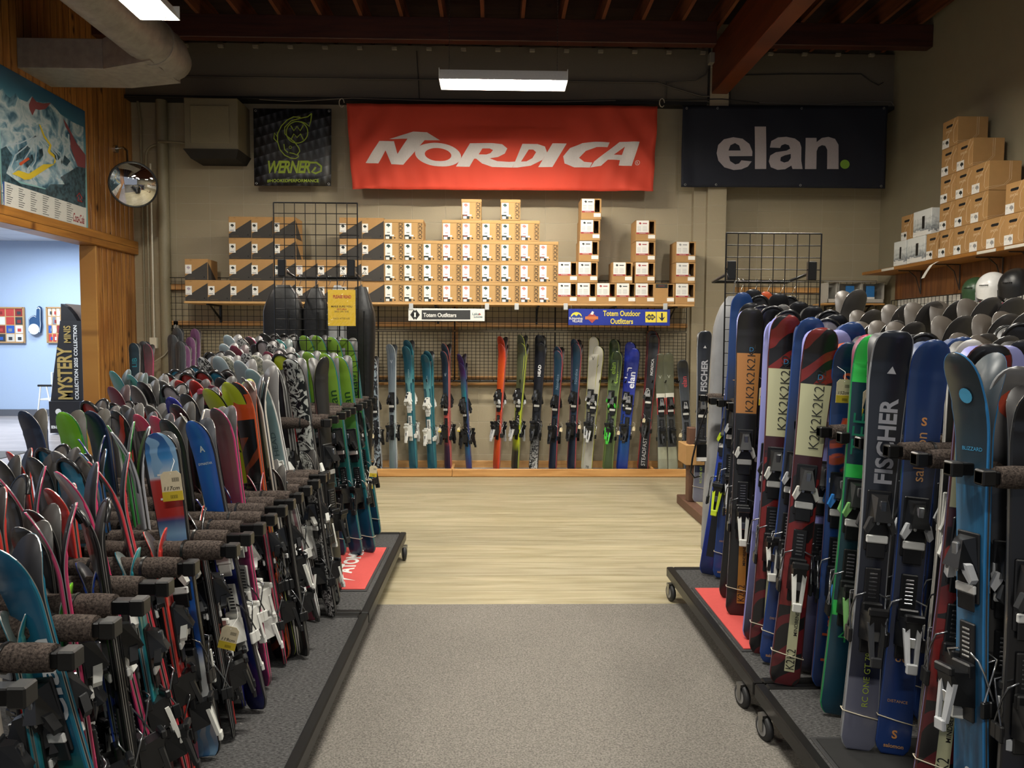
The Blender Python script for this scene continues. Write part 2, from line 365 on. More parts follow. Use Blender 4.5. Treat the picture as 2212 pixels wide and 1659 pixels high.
part('joint_ring', MB().tube([(-3.14, 7.0, 4.31), (-3.14, 6.95, 4.31)], .22, 22), M_GALV, t)
# ------------------------------------------------------------------ wall box, pipes, mirror
t = thing('ventilation_hood', 'taupe sheet metal hood with dark slot below, left of black fish banner', 'vent', (-3.27, 8.9, 3.70))
b = MB().cbox(-3.575, -2.965, 8.72, YW, 3.79, 4.37, .008); part('housing', b, M_TAUPE, t)
b = MB().cbox(-3.50, -3.06, 8.708, 8.722, 3.86, 4.28, .004); part('cover_plate', b, mat('#81785f', .5), t)
b = MB().add([(-3.585, 8.70, 3.79), (-2.955, 8.70, 3.79), (-2.955, YW, 3.79), (-3.585, YW, 3.79), (-3.53, 8.78, 3.70), (-3.01, 8.78, 3.70), (-3.01, YW, 3.70), (-3.53, YW, 3.70)], [(0, 1, 5, 4), (1, 2, 6, 5), (2, 3, 7, 6), (3, 0, 4, 7), (4, 5, 6, 7)])
part('slot', b, mat('#1a1815', .8), t)
solo('drain_pipe', MB().tube([(-3.98, 9.07, 0), (-3.98, 9.07, 4.47)], .065, 18), mat('#8b8269', .5), 'thick taupe painted pipe rising in the left back corner', 'pipe')
solo('conduit', MB().tube([(-4.25, 9.11, 1.05), (-4.25, 9.11, 4.2), (-4.28, 9.11, 4.46)], .014, 8), mat('#8b8269', .5), 'thin taupe conduit nearest the board wall in the left corner', 'conduit')
pts = [(-4.18, 9.08, 1.5), (-4.18, 9.08, 3.55)]+[(-4.18+.14*(1-math.cos(a)), 9.08, 3.79+.14*math.sin(a)) for a in [i*PI/10 for i in range(6)]]+[(-3.98, 8.98, 3.94), (-3.72, 8.98, 3.93), (-3.58, 9.0, 3.90)]
solo('conduit', MB().tube(pts, .014, 8), mat('#8b8269', .5), 'thin taupe conduit bending over to the sheet metal hood', 'conduit')
solo('conduit', MB().tube([(-4.085, 8.98, 1.62), (-4.085, 8.98, 3.68)], .011, 8), mat('#cfcab8', .4), 'pale thin conduit in front of the thick pipe', 'conduit')
t = thing('thermostat', 'small beige thermostat box on the corner pipe above the conduit end', 'thermostat', (-4.08, 8.95, 1.5)); part('cover', MB().cbox(-4.125, -4.04, 8.93, 8.98, 1.5, 1.63, .006), mat('#d6d0bb', .5), t); part('grille', MB().box(-4.105, -4.06, 8.926, 8.931, 1.51, 1.54), mat('#7d7868', .5), t)
t = thing('outlet_box', 'taupe electrical box low in the left corner', 'outlet', (-4.24, 8.95, 1.09)); part('cover', MB().cbox(-4.24, -4.08, 8.93, 9.0, 1.09, 1.22, .006), mat('#8f866c', .5), t); part('socket', MB().cbox(-4.18, -4.14, 8.922, 8.932, 1.15, 1.19, .003), mat('#2a2824', .5), t)
solo('junction_box', MB().cbox(-4.29, -4.21, 9.06, 9.15, 1.25, 1.36, .005), mat('#8f866c', .5), 'small taupe junction box on the wall at the conduit end', 'junction box')
solo('power_cable', MB().tube([(-3.86, 9.08, 1.7), (-3.88, 9.02, 1.55), (-3.97, 8.98, 1.42), (-4.10, 8.97, 1.33), (-4.22, 8.99, 1.28)], .008, 6), mat('#a8a08a', .5), 'sagging grey cable across the corner pipe', 'cable')
t = thing('light_switch', 'grey switch box on the wall beside the corner pipe', 'switch', (-3.86, 9.1, 1.7)); part('plate', MB().cbox(-3.90, -3.84, 9.08, 9.14, 1.70, 1.84, .004), mat('#8f8a80', .5), t); part('toggle', MB().cbox(-3.875, -3.865, 9.07, 9.08, 1.76, 1.79, .002), M_WHITE, t)
def M_face(loc, d):   # matrix: local +Z -> d
    z = Vector(d).normalized(); return Matrix.Translation(loc) @ z.to_track_quat('Z', 'Y').to_matrix().to_4x4()
mc = PY(288, 399, 8.2); t = thing('convex_mirror', 'round convex security mirror with black rim on a chrome arm', 'mirror', mc)
Mm = M_face(mc, (.40, -.88, -.22)); rad = .232
b = MB().lathe([(rad*k/8, .075*(1-(k/8)**2)) for k in range(0, 9)], 40, 0, Mm); part('glass', b, mat('#e8e8e8', .03, 1), t)
b = MB().lathe([(rad-.004, .004), (rad+.004, .012), (rad+.012, .0), (rad+.004, -.02), (rad-.02, -.03), (.02, -.05)], 40, 0, Mm); part('rim', b, M_BLACK, t)
a0 = PX(247, 322, XL); pts = [a0, a0+Vector((.10, 0, .02)), a0+Vector((.15, -.02, -.02)), mc+Vector((-.08, .05, .15)), mc+Vector((-.02, .06, .02))]
part('arm', MB().tube(pts, .014, 8), M_CHROME, t); part('flange', MB().tube([a0, a0+Vector((.03, 0, 0))], .045, 14), M_CHROME, t)
# wires along the upper wall
def wire(pp, Y, r, c, label, name='cable', cat='cable'):
    solo(name, MB().tube([PY(x, y, Y) for x, y in pp], r, 5), mat(c, .5), label, cat)
wire([(270, 208), (430, 210), (640, 214), (730, 212), (900, 216), (1150, 218), (1420, 216), (1560, 214), (1640, 222)], 8.98, .007, '#2a2725', 'dark cable running along the ledge above the banners')
wire([(385, 165), (900, 172), (1420, 178), (1455, 190), (1515, 208), (1575, 208)], 8.99, .010, '#5a544c', 'grey conduit crossing the dark upper wall and bending to the beam', 'conduit', 'conduit')
wire([(560, 215), (640, 219), (760, 212), (950, 218), (1210, 220), (1330, 217)], 8.96, .004, '#8d8578', 'thin pale cord strung above the red banner', 'cord', 'cord')
wire([(1640, 222), (1700, 224), (1790, 226), (1870, 219), (1925, 220), (1931, 228)], 9.08, .006, '#8d8578', 'pale cord strung above the navy banner', 'cord', 'cord')
wire([(1440, 214), (1440, 178), (1502, 175), (1525, 160), (1536, 130)], 8.99, .008, '#57514a', 'grey cable looping up to the outlet on the beam')
solo('outlet_box', MB().cbox(2.51, 2.57, 8.88, 8.98, 4.90, 5.02, .004), mat('#8d877c', .5), 'small grey outlet box on the side of the big beam', 'outlet')
wire([(900, 110), (903, 160), (906, 216)], 8.99, .006, '#332f2c', 'dark vertical cable on the upper wall left of the fixture')
wire([(1590, 163), (1700, 160), (1860, 160), (1880, 175), (1898, 184), (1908, 178)], 9.09, .006, '#2c2926', 'dark cable on the upper wall above the navy banner')
# ------------------------------------------------------------------ banners
def banner(name, label, cat, c00, c10, c11, c01, Y, m, wave, art=None, ny=24, nx=90, grommets=()):
    """corners in pixels: top-left, top-right, bottom-right, bottom-left; art(u,v)->point helper is handed on"""
    q = [PY(*c, Y) for c in (c00, c10, c11, c01)]
    def S(u, v, d=0):    # u right 0..1, v down 0..1
        p = (q[0]*(1-u)+q[1]*u)*(1-v)+(q[3]*(1-u)+q[2]*u)*v
        return Vector((p.x, Y+wave(u, v)-d, p.z))
    t = thing(name, label, cat, (q[2]+q[3])/2)
    b = MB(); vs = [S(i/nx, j/ny) for j in range(ny+1) for i in range(nx+1)]
    b.add(vs, [(j*(nx+1)+i, (j+1)*(nx+1)+i, (j+1)*(nx+1)+i+1, j*(nx+1)+i+1) for j in range(ny) for i in range(nx)], 0, True)
    o = part('cloth', b, m, t); md = o.modifiers.new('thick', 'SOLIDIFY'); md.thickness = .002; md.offset = -1
    for u, v in grommets:
        p = S(u, v, .004); part('grommet', MB().lathe([(.007, 0), (.013, .003), (.015, 0), (.013, -.003)], 12, 0, M_face(p, (0, -1, 0))), M_STEEL, t)
    return t, S, q
def art(t, S, polys, tf, m, name='lettering', d=.003, step=12):
    bm = fill(polys)
    xs = [v.co.x for v in bm.verts]; ys = [v.co.y for v in bm.verts]
    x = min(xs)+step
    while x < max(xs):
        g = bm.verts[:]+bm.edges[:]+bm.faces[:]; bmesh.ops.bisect_plane(bm, geom=g, plane_co=(x, 0, 0), plane_no=(1, 0, 0)); x += step
    y = min(ys)+step
    while y < max(ys):
        g = bm.verts[:]+bm.edges[:]+bm.faces[:]; bmesh.ops.bisect_plane(bm, geom=g, plane_co=(0, y, 0), plane_no=(0, 1, 0)); y += step
    bm.verts.index_update(); b = MB()
    b.add([S(*tf(v.co.x, v.co.y), d) for v in bm.verts], [tuple(v.index for v in f.verts) for f in bm.faces]); bm.free()
    return part(name, b, m, t)
def ell(cx, cy, rx, ry, k=0, n=36): return [(cx+rx*math.cos(2*PI*i/n)-k*ry*math.sin(2*PI*i/n), cy+ry*math.sin(2*PI*i/n)) for i in range(n)]
def wv_red(u, v):
    e = abs(u-.5)*2
    a = .030*e**1.3*math.sin(34*(e-.55*v*e)+4*v)*(.3+.7*v)+.010*math.sin(60*e+7*v)*e*v
    return a+.006*math.sin(14*u+9*v)+.006*math.sin(7*v+3*u)-.02*math.sin(PI*v)*(1-e)
tB, S, q = banner('wall_banner', 'wide red cloth banner with white lettering across the back wall', 'banner', (748, 223), (1421, 229), (1411, 413), (761, 408), 8.84,
    mat('#d4452f', .75, noise=.08, nscale=3), wv_red)
def mk(c00, c10, c11, c01, ox, oy, sc):
    # zoomed-picture coordinates -> u,v on the banner
    def tf(x, y):
        px = ox+x/sc; py = oy+y/sc; v = .5; u = .5
        for _ in range(4):
            tx = c00[0]*(1-u)+c10[0]*u; bx = c01[0]*(1-u)+c11[0]*u; ty = c00[1]*(1-u)+c10[1]*u; by = c01[1]*(1-u)+c11[1]*u
            v = (py-ty)/(by-ty); lx = c00[0]*(1-v)+c01[0]*v; rx = c10[0]*(1-v)+c11[0]*v; u = (px-lx)/(rx-lx)
        return u, v
    return tf
tf = mk((748, 223), (1421, 229), (1411, 413), (761, 408), 700, 0, 2.765)
Nn = [(247, 972), (330, 843), (415, 842), (437, 920), (497, 830), (388, 829), (530, 788), (612, 790), (690, 839), (598, 837), (472, 985), (402, 983), (365, 897), (322, 974)]
Rr = [(785, 996), (868, 858), (1000, 858), (1060, 865), (1090, 890), (1075, 920), (1035, 940), (985, 948), (1030, 964), (1100, 968), (1138, 966), (1120, 1001), (1000, 998), (940, 978), (905, 950), (893, 950), (865, 997)]
Dd = [(1122, 1001), (1180, 862), (1270, 862), (1315, 876), (1328, 912), (1300, 955), (1230, 990), (1150, 1001)]
Cc = [(1704, 850), (1690, 880), (1625, 880), (1560, 902), (1520, 942), (1550, 966), (1600, 970), (1585, 999), (1490, 1000), (1432, 978), (1424, 935), (1465, 885), (1540, 855), (1620, 848)]
Aa = [(1588, 999), (1610, 965), (1762, 849), (1882, 848), (1838, 988), (1758, 988), (1766, 955), (1692, 955), (1650, 992)]
for P in ([Nn], [ell(678, 925, 135, 72, -.35), ell(678, 925, 78, 40, -.35)], [Rr, [(920, 925), (942, 890), (985, 890), (1005, 900), (990, 918), (965, 926)]],
          [Dd, [(1172, 966), (1218, 895), (1245, 895), (1262, 910), (1240, 945), (1205, 964)]], [[(1275, 998), (1360, 858), (1445, 858), (1360, 998)]], [Cc],
          [Aa, [(1728, 924), (1795, 876), (1778, 924)]], [ell(1872, 970, 14, 14), ell(1872, 970, 11, 11)]):
    art(tB, S, P, tf, mat('#e6e0de', .7), 'lettering')
b = MB(); put_text(b, 'R', lambda x, y: S(*tf(1872+x, 970-y), .003), h_=13); part('lettering', b, mat('#e6e0de', .7), tB)
for px in (738, 1430): b = MB(); p0 = PY(px, 222, 8.84); b.tube([p0+Vector((math.cos(a)*.03, 0, math.sin(a)*.05)) for a in [i*.7 for i in range(9)]], .006, 5); part('rope_knot', b, mat('#b9b0a0', .8), tB)
# navy banner
cs = ((1475, 228), (1917, 229), (1913, 407), (1471, 404))
tE, S, q = banner('wall_banner', 'navy cloth banner with pale lettering and one green dot', 'banner', *cs, 8.92, mat('#121726', .7, noise=.1, nscale=3),
    lambda u, v: .01*math.sin(5*u+3*v)+.012*math.exp(-((u-.03*v-.04)/.03)**2)+.004*math.sin(23*u-8*v), grommets=[(.02, .97), (.17, .97), (.58, .97), (.98, .97), (.02, .03), (.17, .03), (.58, .03), (.98, .03)])
tf = mk(*cs, 1412, 0, 2.765)
e_ = [(586, 932), (448, 932), (455, 962), (485, 982), (508, 976), (522, 957), (583, 964), (560, 995), (520, 1012), (475, 1016), (420, 1000), (385, 960), (375, 915), (385, 865), (420, 830), (475, 818), (530, 828), (570, 860), (587, 905)]
a_ = [(690, 882), (700, 842), (740, 821), (790, 817), (840, 828), (868, 850), (878, 880), (878, 960), (886, 1010), (825, 1010), (818, 990), (780, 1012), (735, 1016), (695, 1000), (683, 965), (692, 930), (725, 910), (790, 900), (812, 888), (805, 868), (782, 860), (760, 868), (752, 884)]
n_ = [(903, 825), (968, 825), (968, 850), (1000, 825), (1040, 818), (1080, 830), (1101, 865), (1101, 1010), (1032, 1010), (1032, 895), (1020, 872), (1000, 868), (978, 880), (968, 905), (968, 1010), (900, 1010)]
for P in ([e_, [(446, 898), (518, 898), (510, 868), (485, 853), (458, 866)]], [[(602, 755), (670, 755), (668, 1010), (602, 1010)]], [a_, [(815, 920), (815, 945), (800, 965), (775, 972), (752, 962), (755, 940), (780, 928)]], [n_]):
    art(tE, S, P, tf, mat('#b5adb1', .7), 'lettering')
art(tE, S, [ell(1140, 981, 29, 27)], tf, mat('#83ab3c', .7), 'printed_dot')
# fish banner
t = NT('scaled_vinyl'); tc = t.node('ShaderNodeTexCoord'); mp = t.node('ShaderNodeMapping'); mp.inputs['Scale'].default_value = (13, 1, 9); mp.inputs['Rotation'].default_value = (0, R(12), 0); t.l(tc.outputs['Object'], mp.inputs[0])
sp = t.node('ShaderNodeSeparateXYZ'); t.l(mp.outputs[0], sp.inputs[0]); row = t.math('FLOOR', sp.outputs[2]); fz = t.math('FRACT', sp.outputs[2])
fx = t.math('FRACT', t.math('ADD', sp.outputs[0], t.math('MULTIPLY', row, .5))); d = t.math('ABSOLUTE', t.math('SUBTRACT', fx, .5))
val = t.math('SUBTRACT', fz, t.math('MULTIPLY', d, 1.6)); r = t.ramp([(0, '#15171a'), (.5, '#3a3c42'), (.95, '#5a5d64')]); t.l(val, r.inputs[0]); t.color(r.outputs[0]); t.b.inputs['Roughness'].default_value = .4
cs = ((547, 234), (716, 235), (715, 402), (549, 401))
tW, S, q = banner('wall_banner', 'square black scale-patterned banner with lime fish emblem', 'banner', *cs, 8.95, t.m, lambda u, v: .004*math.sin(6*u+2*v), ny=6, nx=6,
    grommets=[(.03, .03), (.97, .03), (.03, .97), (.97, .97)])
tf = mk(*cs, 0, 0, 2.9105); LIME = mat('#9db43a', .6)
def stroke(pts, w_, closed=False):
    L = []; Rr_ = []
    for i, p in enumerate(pts):
        a = pts[max(i-1, 0)]; c = pts[min(i+1, len(pts)-1)]; dx, dy = c[0]-a[0], c[1]-a[1]; l_ = math.hypot(dx, dy) or 1
        L.append((p[0]-dy/l_*w_, p[1]+dx/l_*w_)); Rr_.append((p[0]+dy/l_*w_, p[1]-dx/l_*w_))
    return L+Rr_[::-1]
b = MB()
def strokeS(pts, w_=3):
    a = stroke(pts, w_); n = len(pts)
    vs = [S(*tf(*p), .003) for p in a]; b.add(vs, [(i, i+1, 2*n-2-i, 2*n-1-i) for i in range(n-1)])
for P in ([(1960, 714), (1935, 735), (1885, 745), (1830, 760), (1790, 800), (1790, 840), (1810, 860), (1850, 890), (1880, 930), (1885, 950), (1870, 975), (1845, 965), (1820, 960)],
          [(1890, 738), (1845, 735), (1805, 755), (1770, 790), (1745, 840), (1745, 890), (1760, 940), (1790, 975), (1830, 995), (1860, 997), (1878, 985), (1870, 965)],
          [(1960, 714), (1955, 760), (1945, 795), (1920, 775), (1890, 765)], [(1745, 860), (1725, 835), (1722, 870), (1745, 895)], [(1785, 905), (1790, 940), (1812, 960)]): strokeS(P)
strokeS([(1868+68*math.cos(a), 832+68*math.sin(a)) for a in [i*2*PI/30 for i in range(31)]], 3); strokeS([(1826+8*math.cos(a), 926+8*math.sin(a)) for a in [i*2*PI/10 for i in range(11)]], 2)
strokeS([(1828, 790), (1848, 822), (1868, 795), (1888, 822), (1908, 788)], 3.5); strokeS([(1830, 878), (1848, 842), (1868, 865), (1890, 842), (1908, 878)], 3.5)
part('fish_emblem', b, LIME, tW)
b = MB(); put_text(b, 'WERNER', lambda x, y: S(*tf(1818+x, 1050-y), .003), w_=268, h_=80, bold=.03, shear=.25, space=.9)
put_text(b, '#HOOKEDPERFORMANCE', lambda x, y: S(*tf(1842+x, 1137-y), .003), w_=325, h_=22, bold=.02); part('lettering', b, LIME, tW)
b = MB(); strokeS([(1945, 1022), (1990, 1022), (2020, 1045), (2018, 1075), (1985, 1090), (1960, 1080), (1975, 1065), (1985, 1050)], 6); part('hook_emblem', b, LIME, tW)
# ------------------------------------------------------------------ trail map poster on the left wall
t = NT('printed_mountain'); tc = t.node('ShaderNodeTexCoord')
nz = t.node('ShaderNodeTexNoise', i_Scale=5, i_Detail=9, i_Distortion=.6); t.l(tc.outputs['Object'], nz.inputs['Vector']); r = t.ramp([(.36, '#35586c'), (.45, '#7598a8'), (.52, '#b9c6ca'), (.6, '#8fa9b4'), (.7, '#47687a')]); t.l(nz.outputs['Fac'], r.inputs[0]); t.color(r.outputs[0]); t.b.inputs['Roughness'].default_value = .25; M_MTN = t.m
t = NT('printed_forest'); tc = t.node('ShaderNodeTexCoord'); nz = t.node('ShaderNodeTexNoise', i_Scale=30, i_Detail=6); t.l(tc.outputs['Object'], nz.inputs['Vector']); r = t.ramp([(.4, '#1c2f38'), (.6, '#3f5a66')]); t.l(nz.outputs['Fac'], r.inputs[0]); t.color(r.outputs[0]); t.b.inputs['Roughness'].default_value = .3; M_FOR = t.m
t = NT('printed_sky'); tc = t.node('ShaderNodeTexCoord'); sp = t.node('ShaderNodeSeparateXYZ'); t.l(tc.outputs['Generated'], sp.inputs[0]); r = t.ramp([(.55, '#7fb0b2'), (.75, '#4a8296'), (1, '#2a557a')]); t.l(sp.outputs[2], r.inputs[0]); t.color(r.outputs[0]); t.b.inputs['Roughness'].default_value = .3
tP = thing('trail_map_poster', 'large ski trail map poster of a snowy mountain on the board wall', 'poster', (XL, 7.4, 2.79))
XP = XL+.012
part('sheet', MB().box(XL+.001, XP, 6.73, 8.11, 2.79, 4.02), t.m, tP)
def pz(x, y): p = PX(x/4.61, 140+y/4.61, XP); return p.y, p.z
def pposter(name, pts, m, d):
    n = len(pts); b = MB(); vs = [(XP+d, max(6.732, min(8.108, pz(*p)[0])), max(2.792, min(4.018, pz(*p)[1]))) for p in pts]
    bm = fill([[(v[1], v[2]) for v in vs]]); bm.verts.index_update(); b.add([(XP+d, v.co.x, v.co.y) for v in bm.verts], [tuple(v.index for v in f.verts) for f in bm.faces]); bm.free()
    return part(name, b, m, tP)
pposter('printed_peaks', [(-10, 260), (25, 235), (60, 300), (100, 330), (155, 280), (190, 340), (270, 370), (318, 310), (350, 360), (420, 380), (500, 375), (560, 440), (600, 490), (700, 560), (830, 620), (830, 1270), (600, 1270), (-10, 1100)], M_MTN, .001)
pposter('printed_forest', [(-10, 830), (60, 810), (120, 900), (90, 1000), (60, 1080), (200, 1180), (450, 1240), (500, 1190), (640, 1190), (600, 1120), (760, 1020), (850, 1000), (850, 1440), (0, 1160)], M_FOR, .002)
for P in ([(350, 705), (250, 820), (150, 900), (90, 1060)], [(350, 705), (300, 850), (210, 990), (120, 1080)], [(355, 710), (360, 860), (350, 960), (290, 1060)], [(360, 710), (430, 800), (440, 900), (420, 980)], [(370, 710), (500, 800), (600, 880), (620, 1000)], [(620, 690), (640, 860), (610, 980), (600, 1090)], [(680, 690), (690, 850), (740, 960)], [(460, 790), (560, 900), (590, 1060)], [(60, 800), (200, 780), (330, 720)]):
    pposter('printed_run', stroke(P, 6), mat('#a3b6c0', .4), .0022)
for P in ([(180, 850), (260, 800), (300, 830), (220, 930), (150, 960)], [(230, 960), (320, 890), (335, 950), (270, 1030)], [(380, 850), (420, 830), (430, 900), (390, 950)], [(530, 850), (600, 920), (570, 960), (520, 900)], [(640, 900), (700, 960), (660, 1010), (620, 980)]):
    pposter('printed_forest', P, M_FOR, .0021)
RZ = mat('#83464a', .4); pposter('printed_zone', [(318, 315), (360, 370), (430, 385), (505, 378), (450, 440), (390, 450), (350, 440), (320, 505), (290, 440), (285, 395)], RZ, .003)
pposter('printed_zone', [(625, 530), (670, 600), (700, 660), (760, 780), (850, 900), (850, 1030), (770, 1010), (700, 820), (695, 690), (650, 620)], RZ, .003)
YL = mat('#d8bf33', .4); pposter('printed_run', [(115, 1085), (180, 1050), (280, 1085), (330, 1055), (430, 990), (540, 990), (470, 1030), (300, 1140), (240, 1145), (180, 1110)], YL, .004)
pposter('printed_run', [(382, 590), (400, 600), (440, 700), (480, 760), (510, 800), (495, 860), (540, 900), (552, 970), (530, 990), (540, 930), (480, 880), (470, 860), (490, 800), (430, 720)], YL, .004)
pposter('printed_run', [(185, 980), (275, 920), (290, 940), (200, 1005)], mat('#c8552f', .4), .005)
pposter('printed_legend', [(0, 1160), (38, 1160), (830, 1420), (856, 1425), (856, 1640), (0, 1400)], mat('#d9dad4', .4), .0045)
pposter('printed_strip', [(0, 1160), (38, 1160), (38, 1405), (0, 1395)], mat('#24519a', .4), .0055)
for k in range(6):
    b = MB()
    for j in range(9):
        x = 60+k*120; y = 1195+k*36+j*22; a = pz(x, y); c = pz(x+38+((j*7+k*5) % 4)*8, y+6); b.box(XP+.0055, XP+.006, a[0], c[0], a[1]-.004, a[1]+.002)
    part('printed_list', b, mat('#55585c', .5), tP)
b = MB(); c0 = pz(778, 1530); put_text(b, 'Coca-Cola', lambda x, y: (XP+.007, c0[0]+x, c0[1]+y), w_=.21, h_=.09, bold=.01, shear=.4); part('lettering', b, mat('#a33034', .5), tP)
b = MB(); c0 = pz(18, 1300); put_text(b, 'Marmot Basin', lambda x, y: (XP+.007, c0[0]-y*.9, c0[1]+x), w_=.2, h_=.022, bold=.02); part('lettering', b, M_WHITE, tP)
b = MB(); c0 = pz(785, 1320); b.tube([(XP+.006, c0[0]+x, c0[1]+z) for x, z in ((-.05, .0), (0, .045), (.05, 0), (.01, -.02), (.05, -.04), (-.03, -.04), (-.02, .0))], .004, 5); part('mountain_emblem', b, mat('#b5322f', .5), tP)
# ------------------------------------------------------------------ back wall shelf, boxes, grid
CARD = mat('#a9814f', .8, noise=.08, nscale=12); CARDL = mat('#b08b58', .8, noise=.08, nscale=12); CARDD = mat('#35322f', .8); CARDW = mat('#e6e4de', .6); INK = mat('#1d2422', .7)
INKG = mat('#253f3b', .7); CORAL = mat('#d9746a', .7); REDP = mat('#9c2f33', .6); GREY = mat('#8d8d8c', .7)
def icon(mb, cx, cz, s, y, m):   # little printed helmet
    pts = [(-.5, -.05), (-.42, .3), (-.12, .5), (.2, .45), (.45, .2), (.5, -.1), (.3, -.2), (.12, -.15), (.1, -.5), (-.1, -.3), (-.2, -.1)]
    mb.poly([(cx+x*s, cz+z*s) for x, z in pts], y, m)
def head_box(iconm):
    W, D, Hh = .262, .30, .240; t = thing('helmet_box', None, None)
    b = MB().cbox(0, W, 0, D, 0, Hh, .003); b.poly([(.002, .002), (W-.003, .002), (W-.003, .86*Hh), (.002, .18*Hh)], -.0006, 1)
    b.add([(W+.0006, .003, .002), (W+.0006, D*.9, .002), (W+.0006, .003, .86*Hh)], [(0, 1, 2)], 1)
    b.poly([(W*.84+.008*math.cos(a), .14*Hh+.008*math.sin(a)) for a in [i*PI/5 for i in range(10)]], -.0012, 2)
    part('carton', b, [CARD, CARDD, mat('#0b0a0a', .9)], t, False)
    b = MB().quad(.006, .078, .30*Hh, .72*Hh, -.0014); part('label_sticker', b, CARDW, t, False)
    b = MB(); icon(b, .042, .57*Hh, .04, -.002, 0); b.quad(.014, .06, .345*Hh, .365*Hh, -.002, 0); part('printed_helmet', b, iconm, t, False)
    b = MB(); b.tube([(W*.27+.014*math.cos(a), -.001, .89*Hh+.016*math.sin(a)) for a in [i*PI/6 for i in range(1, 6)]], .002, 4); put_text(b, 'HEADHELMETS', lambda x, y: (W*.28+x, -.0016, .08*Hh+y), w_=.085, h_=.007); part('lettering', b, mat('#7b6344', .8), t, False)
    return t
def k2_box(iconm):
    W, D, Hh = .232, .29, .236; t = thing('helmet_box', None, None)
    part('carton', MB().cbox(.003, W-.003, .003, D, 0, Hh-.034, .002), CARDL, t, False)
    part('lid', MB().cbox(0, W, 0, D+.003, Hh-.034, Hh, .003), CARDL, t, False)
    b = MB().quad(.014, .094, .05, .196, .0014, 0); b.quad(.014, .094, .012, .062, .0012, 1); b.quad(.022, .062, .014, .042, .0006, 0); b.quad(.07, .118, .044, .062, .0004, 0)
    part('label_sticker', b, [CARDW, INK], t, False)
    b = MB(); icon(b, .052, .165, .046, .0008, 0); b.quad(.036, .07, .084, .092, .0008, 0)
    for k in range(4): b.quad(.026+k*.013, .033+k*.013, .048, .056, .0004, 0)
    part('printed_helmet', b, iconm, t, False)
    b = MB()
    for k in range(4): put_text(b, 'K2', lambda x, y, k=k: (.194-y, .002, .036+k*.046+x), w_=.048, h_=.044, bold=.02, shear=.3)
    b.quad(.166, .168, .01, .196, .002, 0); b.quad(.219, .221, .01, .196, .002, 0)
    b.poly([(.125+.009*math.cos(a), .026+.009*math.sin(a)) for a in [i*PI/5 for i in range(10)]], .002, 0)
    part('lettering', b, mat('#2a2118', .8), t, False); return t
def ros_box(iconm, visor='#26282c', dark=False):
    W, D, Hh = .232, .30, .240; t = thing('helmet_box', None, None)
    x0, x1, z0, z1 = .158, .213, .085, .225
    b = MB(); b.box(.0, x0, 0, .004, 0, Hh); b.box(x1, W, 0, .004, 0, Hh); b.box(x0, x1, 0, .004, 0, z0); b.box(x0, x1, 0, .004, z1, Hh)
    b.box(0, .004, .004, D, 0, Hh); b.box(W-.004, W, .004, D, 0, Hh); b.box(0, W, D-.004, D, 0, Hh); b.box(0, W, 0, D, 0, .004); b.box(0, W, 0, D, Hh-.004, Hh)
    part('carton', b, CARD, t, False)
    b = MB()
    if dark: b.quad(.01, .15, .185, .232, -.001, 1)
    else:
        b.quad(.008, .15, .098, .236, -.001, 0); b.quad(.008, .15, .080, .099, -.0012, 2)
    b.quad(.145, .225, .030, .072, -.0014, 0)
    part('label_sticker', b, [CARDW, INK, REDP], t, False)
    b = MB(); icon(b, .05, .2, .03, -.002, 0); b.quad(.078, .13, .197, .207, -.002, 0)
    for k in range(4): b.quad(.02, .06, .118+k*.014, .121+k*.014, -.002, 1); b.quad(.08, .13, .118+k*.014, .121+k*.014, -.002, 1)
    if not dark: part('printed_helmet', b, [iconm, GREY], t, False)
    b = MB(); put_text(b, 'ROSSIGNOL', lambda x, y: (.08+x, -.0022, (.209 if dark else .0895)+y), w_=.075, h_=.009); part('lettering', b, CARDW if not dark else mat('#c04a44', .6), t, False)
    b = MB().lathe([(.105*math.cos(a), .105*math.sin(a)) for a in [i*PI/16 for i in range(9)]], 18, 0, Matrix.Translation((.12, .135, .05))); part('helmet', b, mat(visor, .2), t, False)
    return t
YS = 8.62; ZS = PY(800, 653, YS).z
def place(t, px, py, used, label, group, Y=None):
    o = t if not used.get(t.name) else copy_tree(t); used[t.name] = 1
    Y = YS+.006 if Y is None else Y
    p = PY(px, py, Y); o.location = (p.x, Y, p.z); tag(o, label, 'box', group); return o
used = {}; pitch = 43.4
hb = head_box(INK); hb2 = head_box(mat('#a89aa6', .7))
HC = [400, 449, 496, 543, 591, 639, 686, 734, 781]
rows = {0: HC, 1: [400]+HC[2:], 2: [496, 543, 591, 734, 781], 3: [496, 543, 591, 734, 781]}
RN = ['bottom', 'second', 'third', 'fourth', 'top']
def zrow(k, h): return ZS+.0015+k*h
for r_, xs in rows.items():
    for i, x in enumerate(xs):
        src = hb2 if x == 400 or (x == 639 and r_ == 1) else hb
        o = place(src, x, 650, used, f'tan and charcoal helmet box, {ORD[i]} from left, {RN[r_]} row of the back shelf', 'tan and charcoal helmet boxes on the back shelf')
        o.location.z = zrow(r_, .2415); o.rotation_euler.z = R(random.uniform(-.8, .8)); o.location.y += random.uniform(0, .012)
kg = k2_box(INKG); kc = k2_box(CORAL)
KC = [828.6, 870, 912, 953.5, 995.5, 1038, 1079.5, 1121, 1162]
coral = {(0, 3), (0, 4), (0, 7), (0, 8), (1, 3), (1, 4), (1, 7), (1, 8), (2, 3), (2, 4), (2, 7), (2, 8), (3, 3), (3, 4), (3, 7), (4, 4)}
rows = {0: range(9), 1: range(9), 2: range(9), 3: [0, 1, 3, 4, 5, 6, 7], 4: [4, 6]}
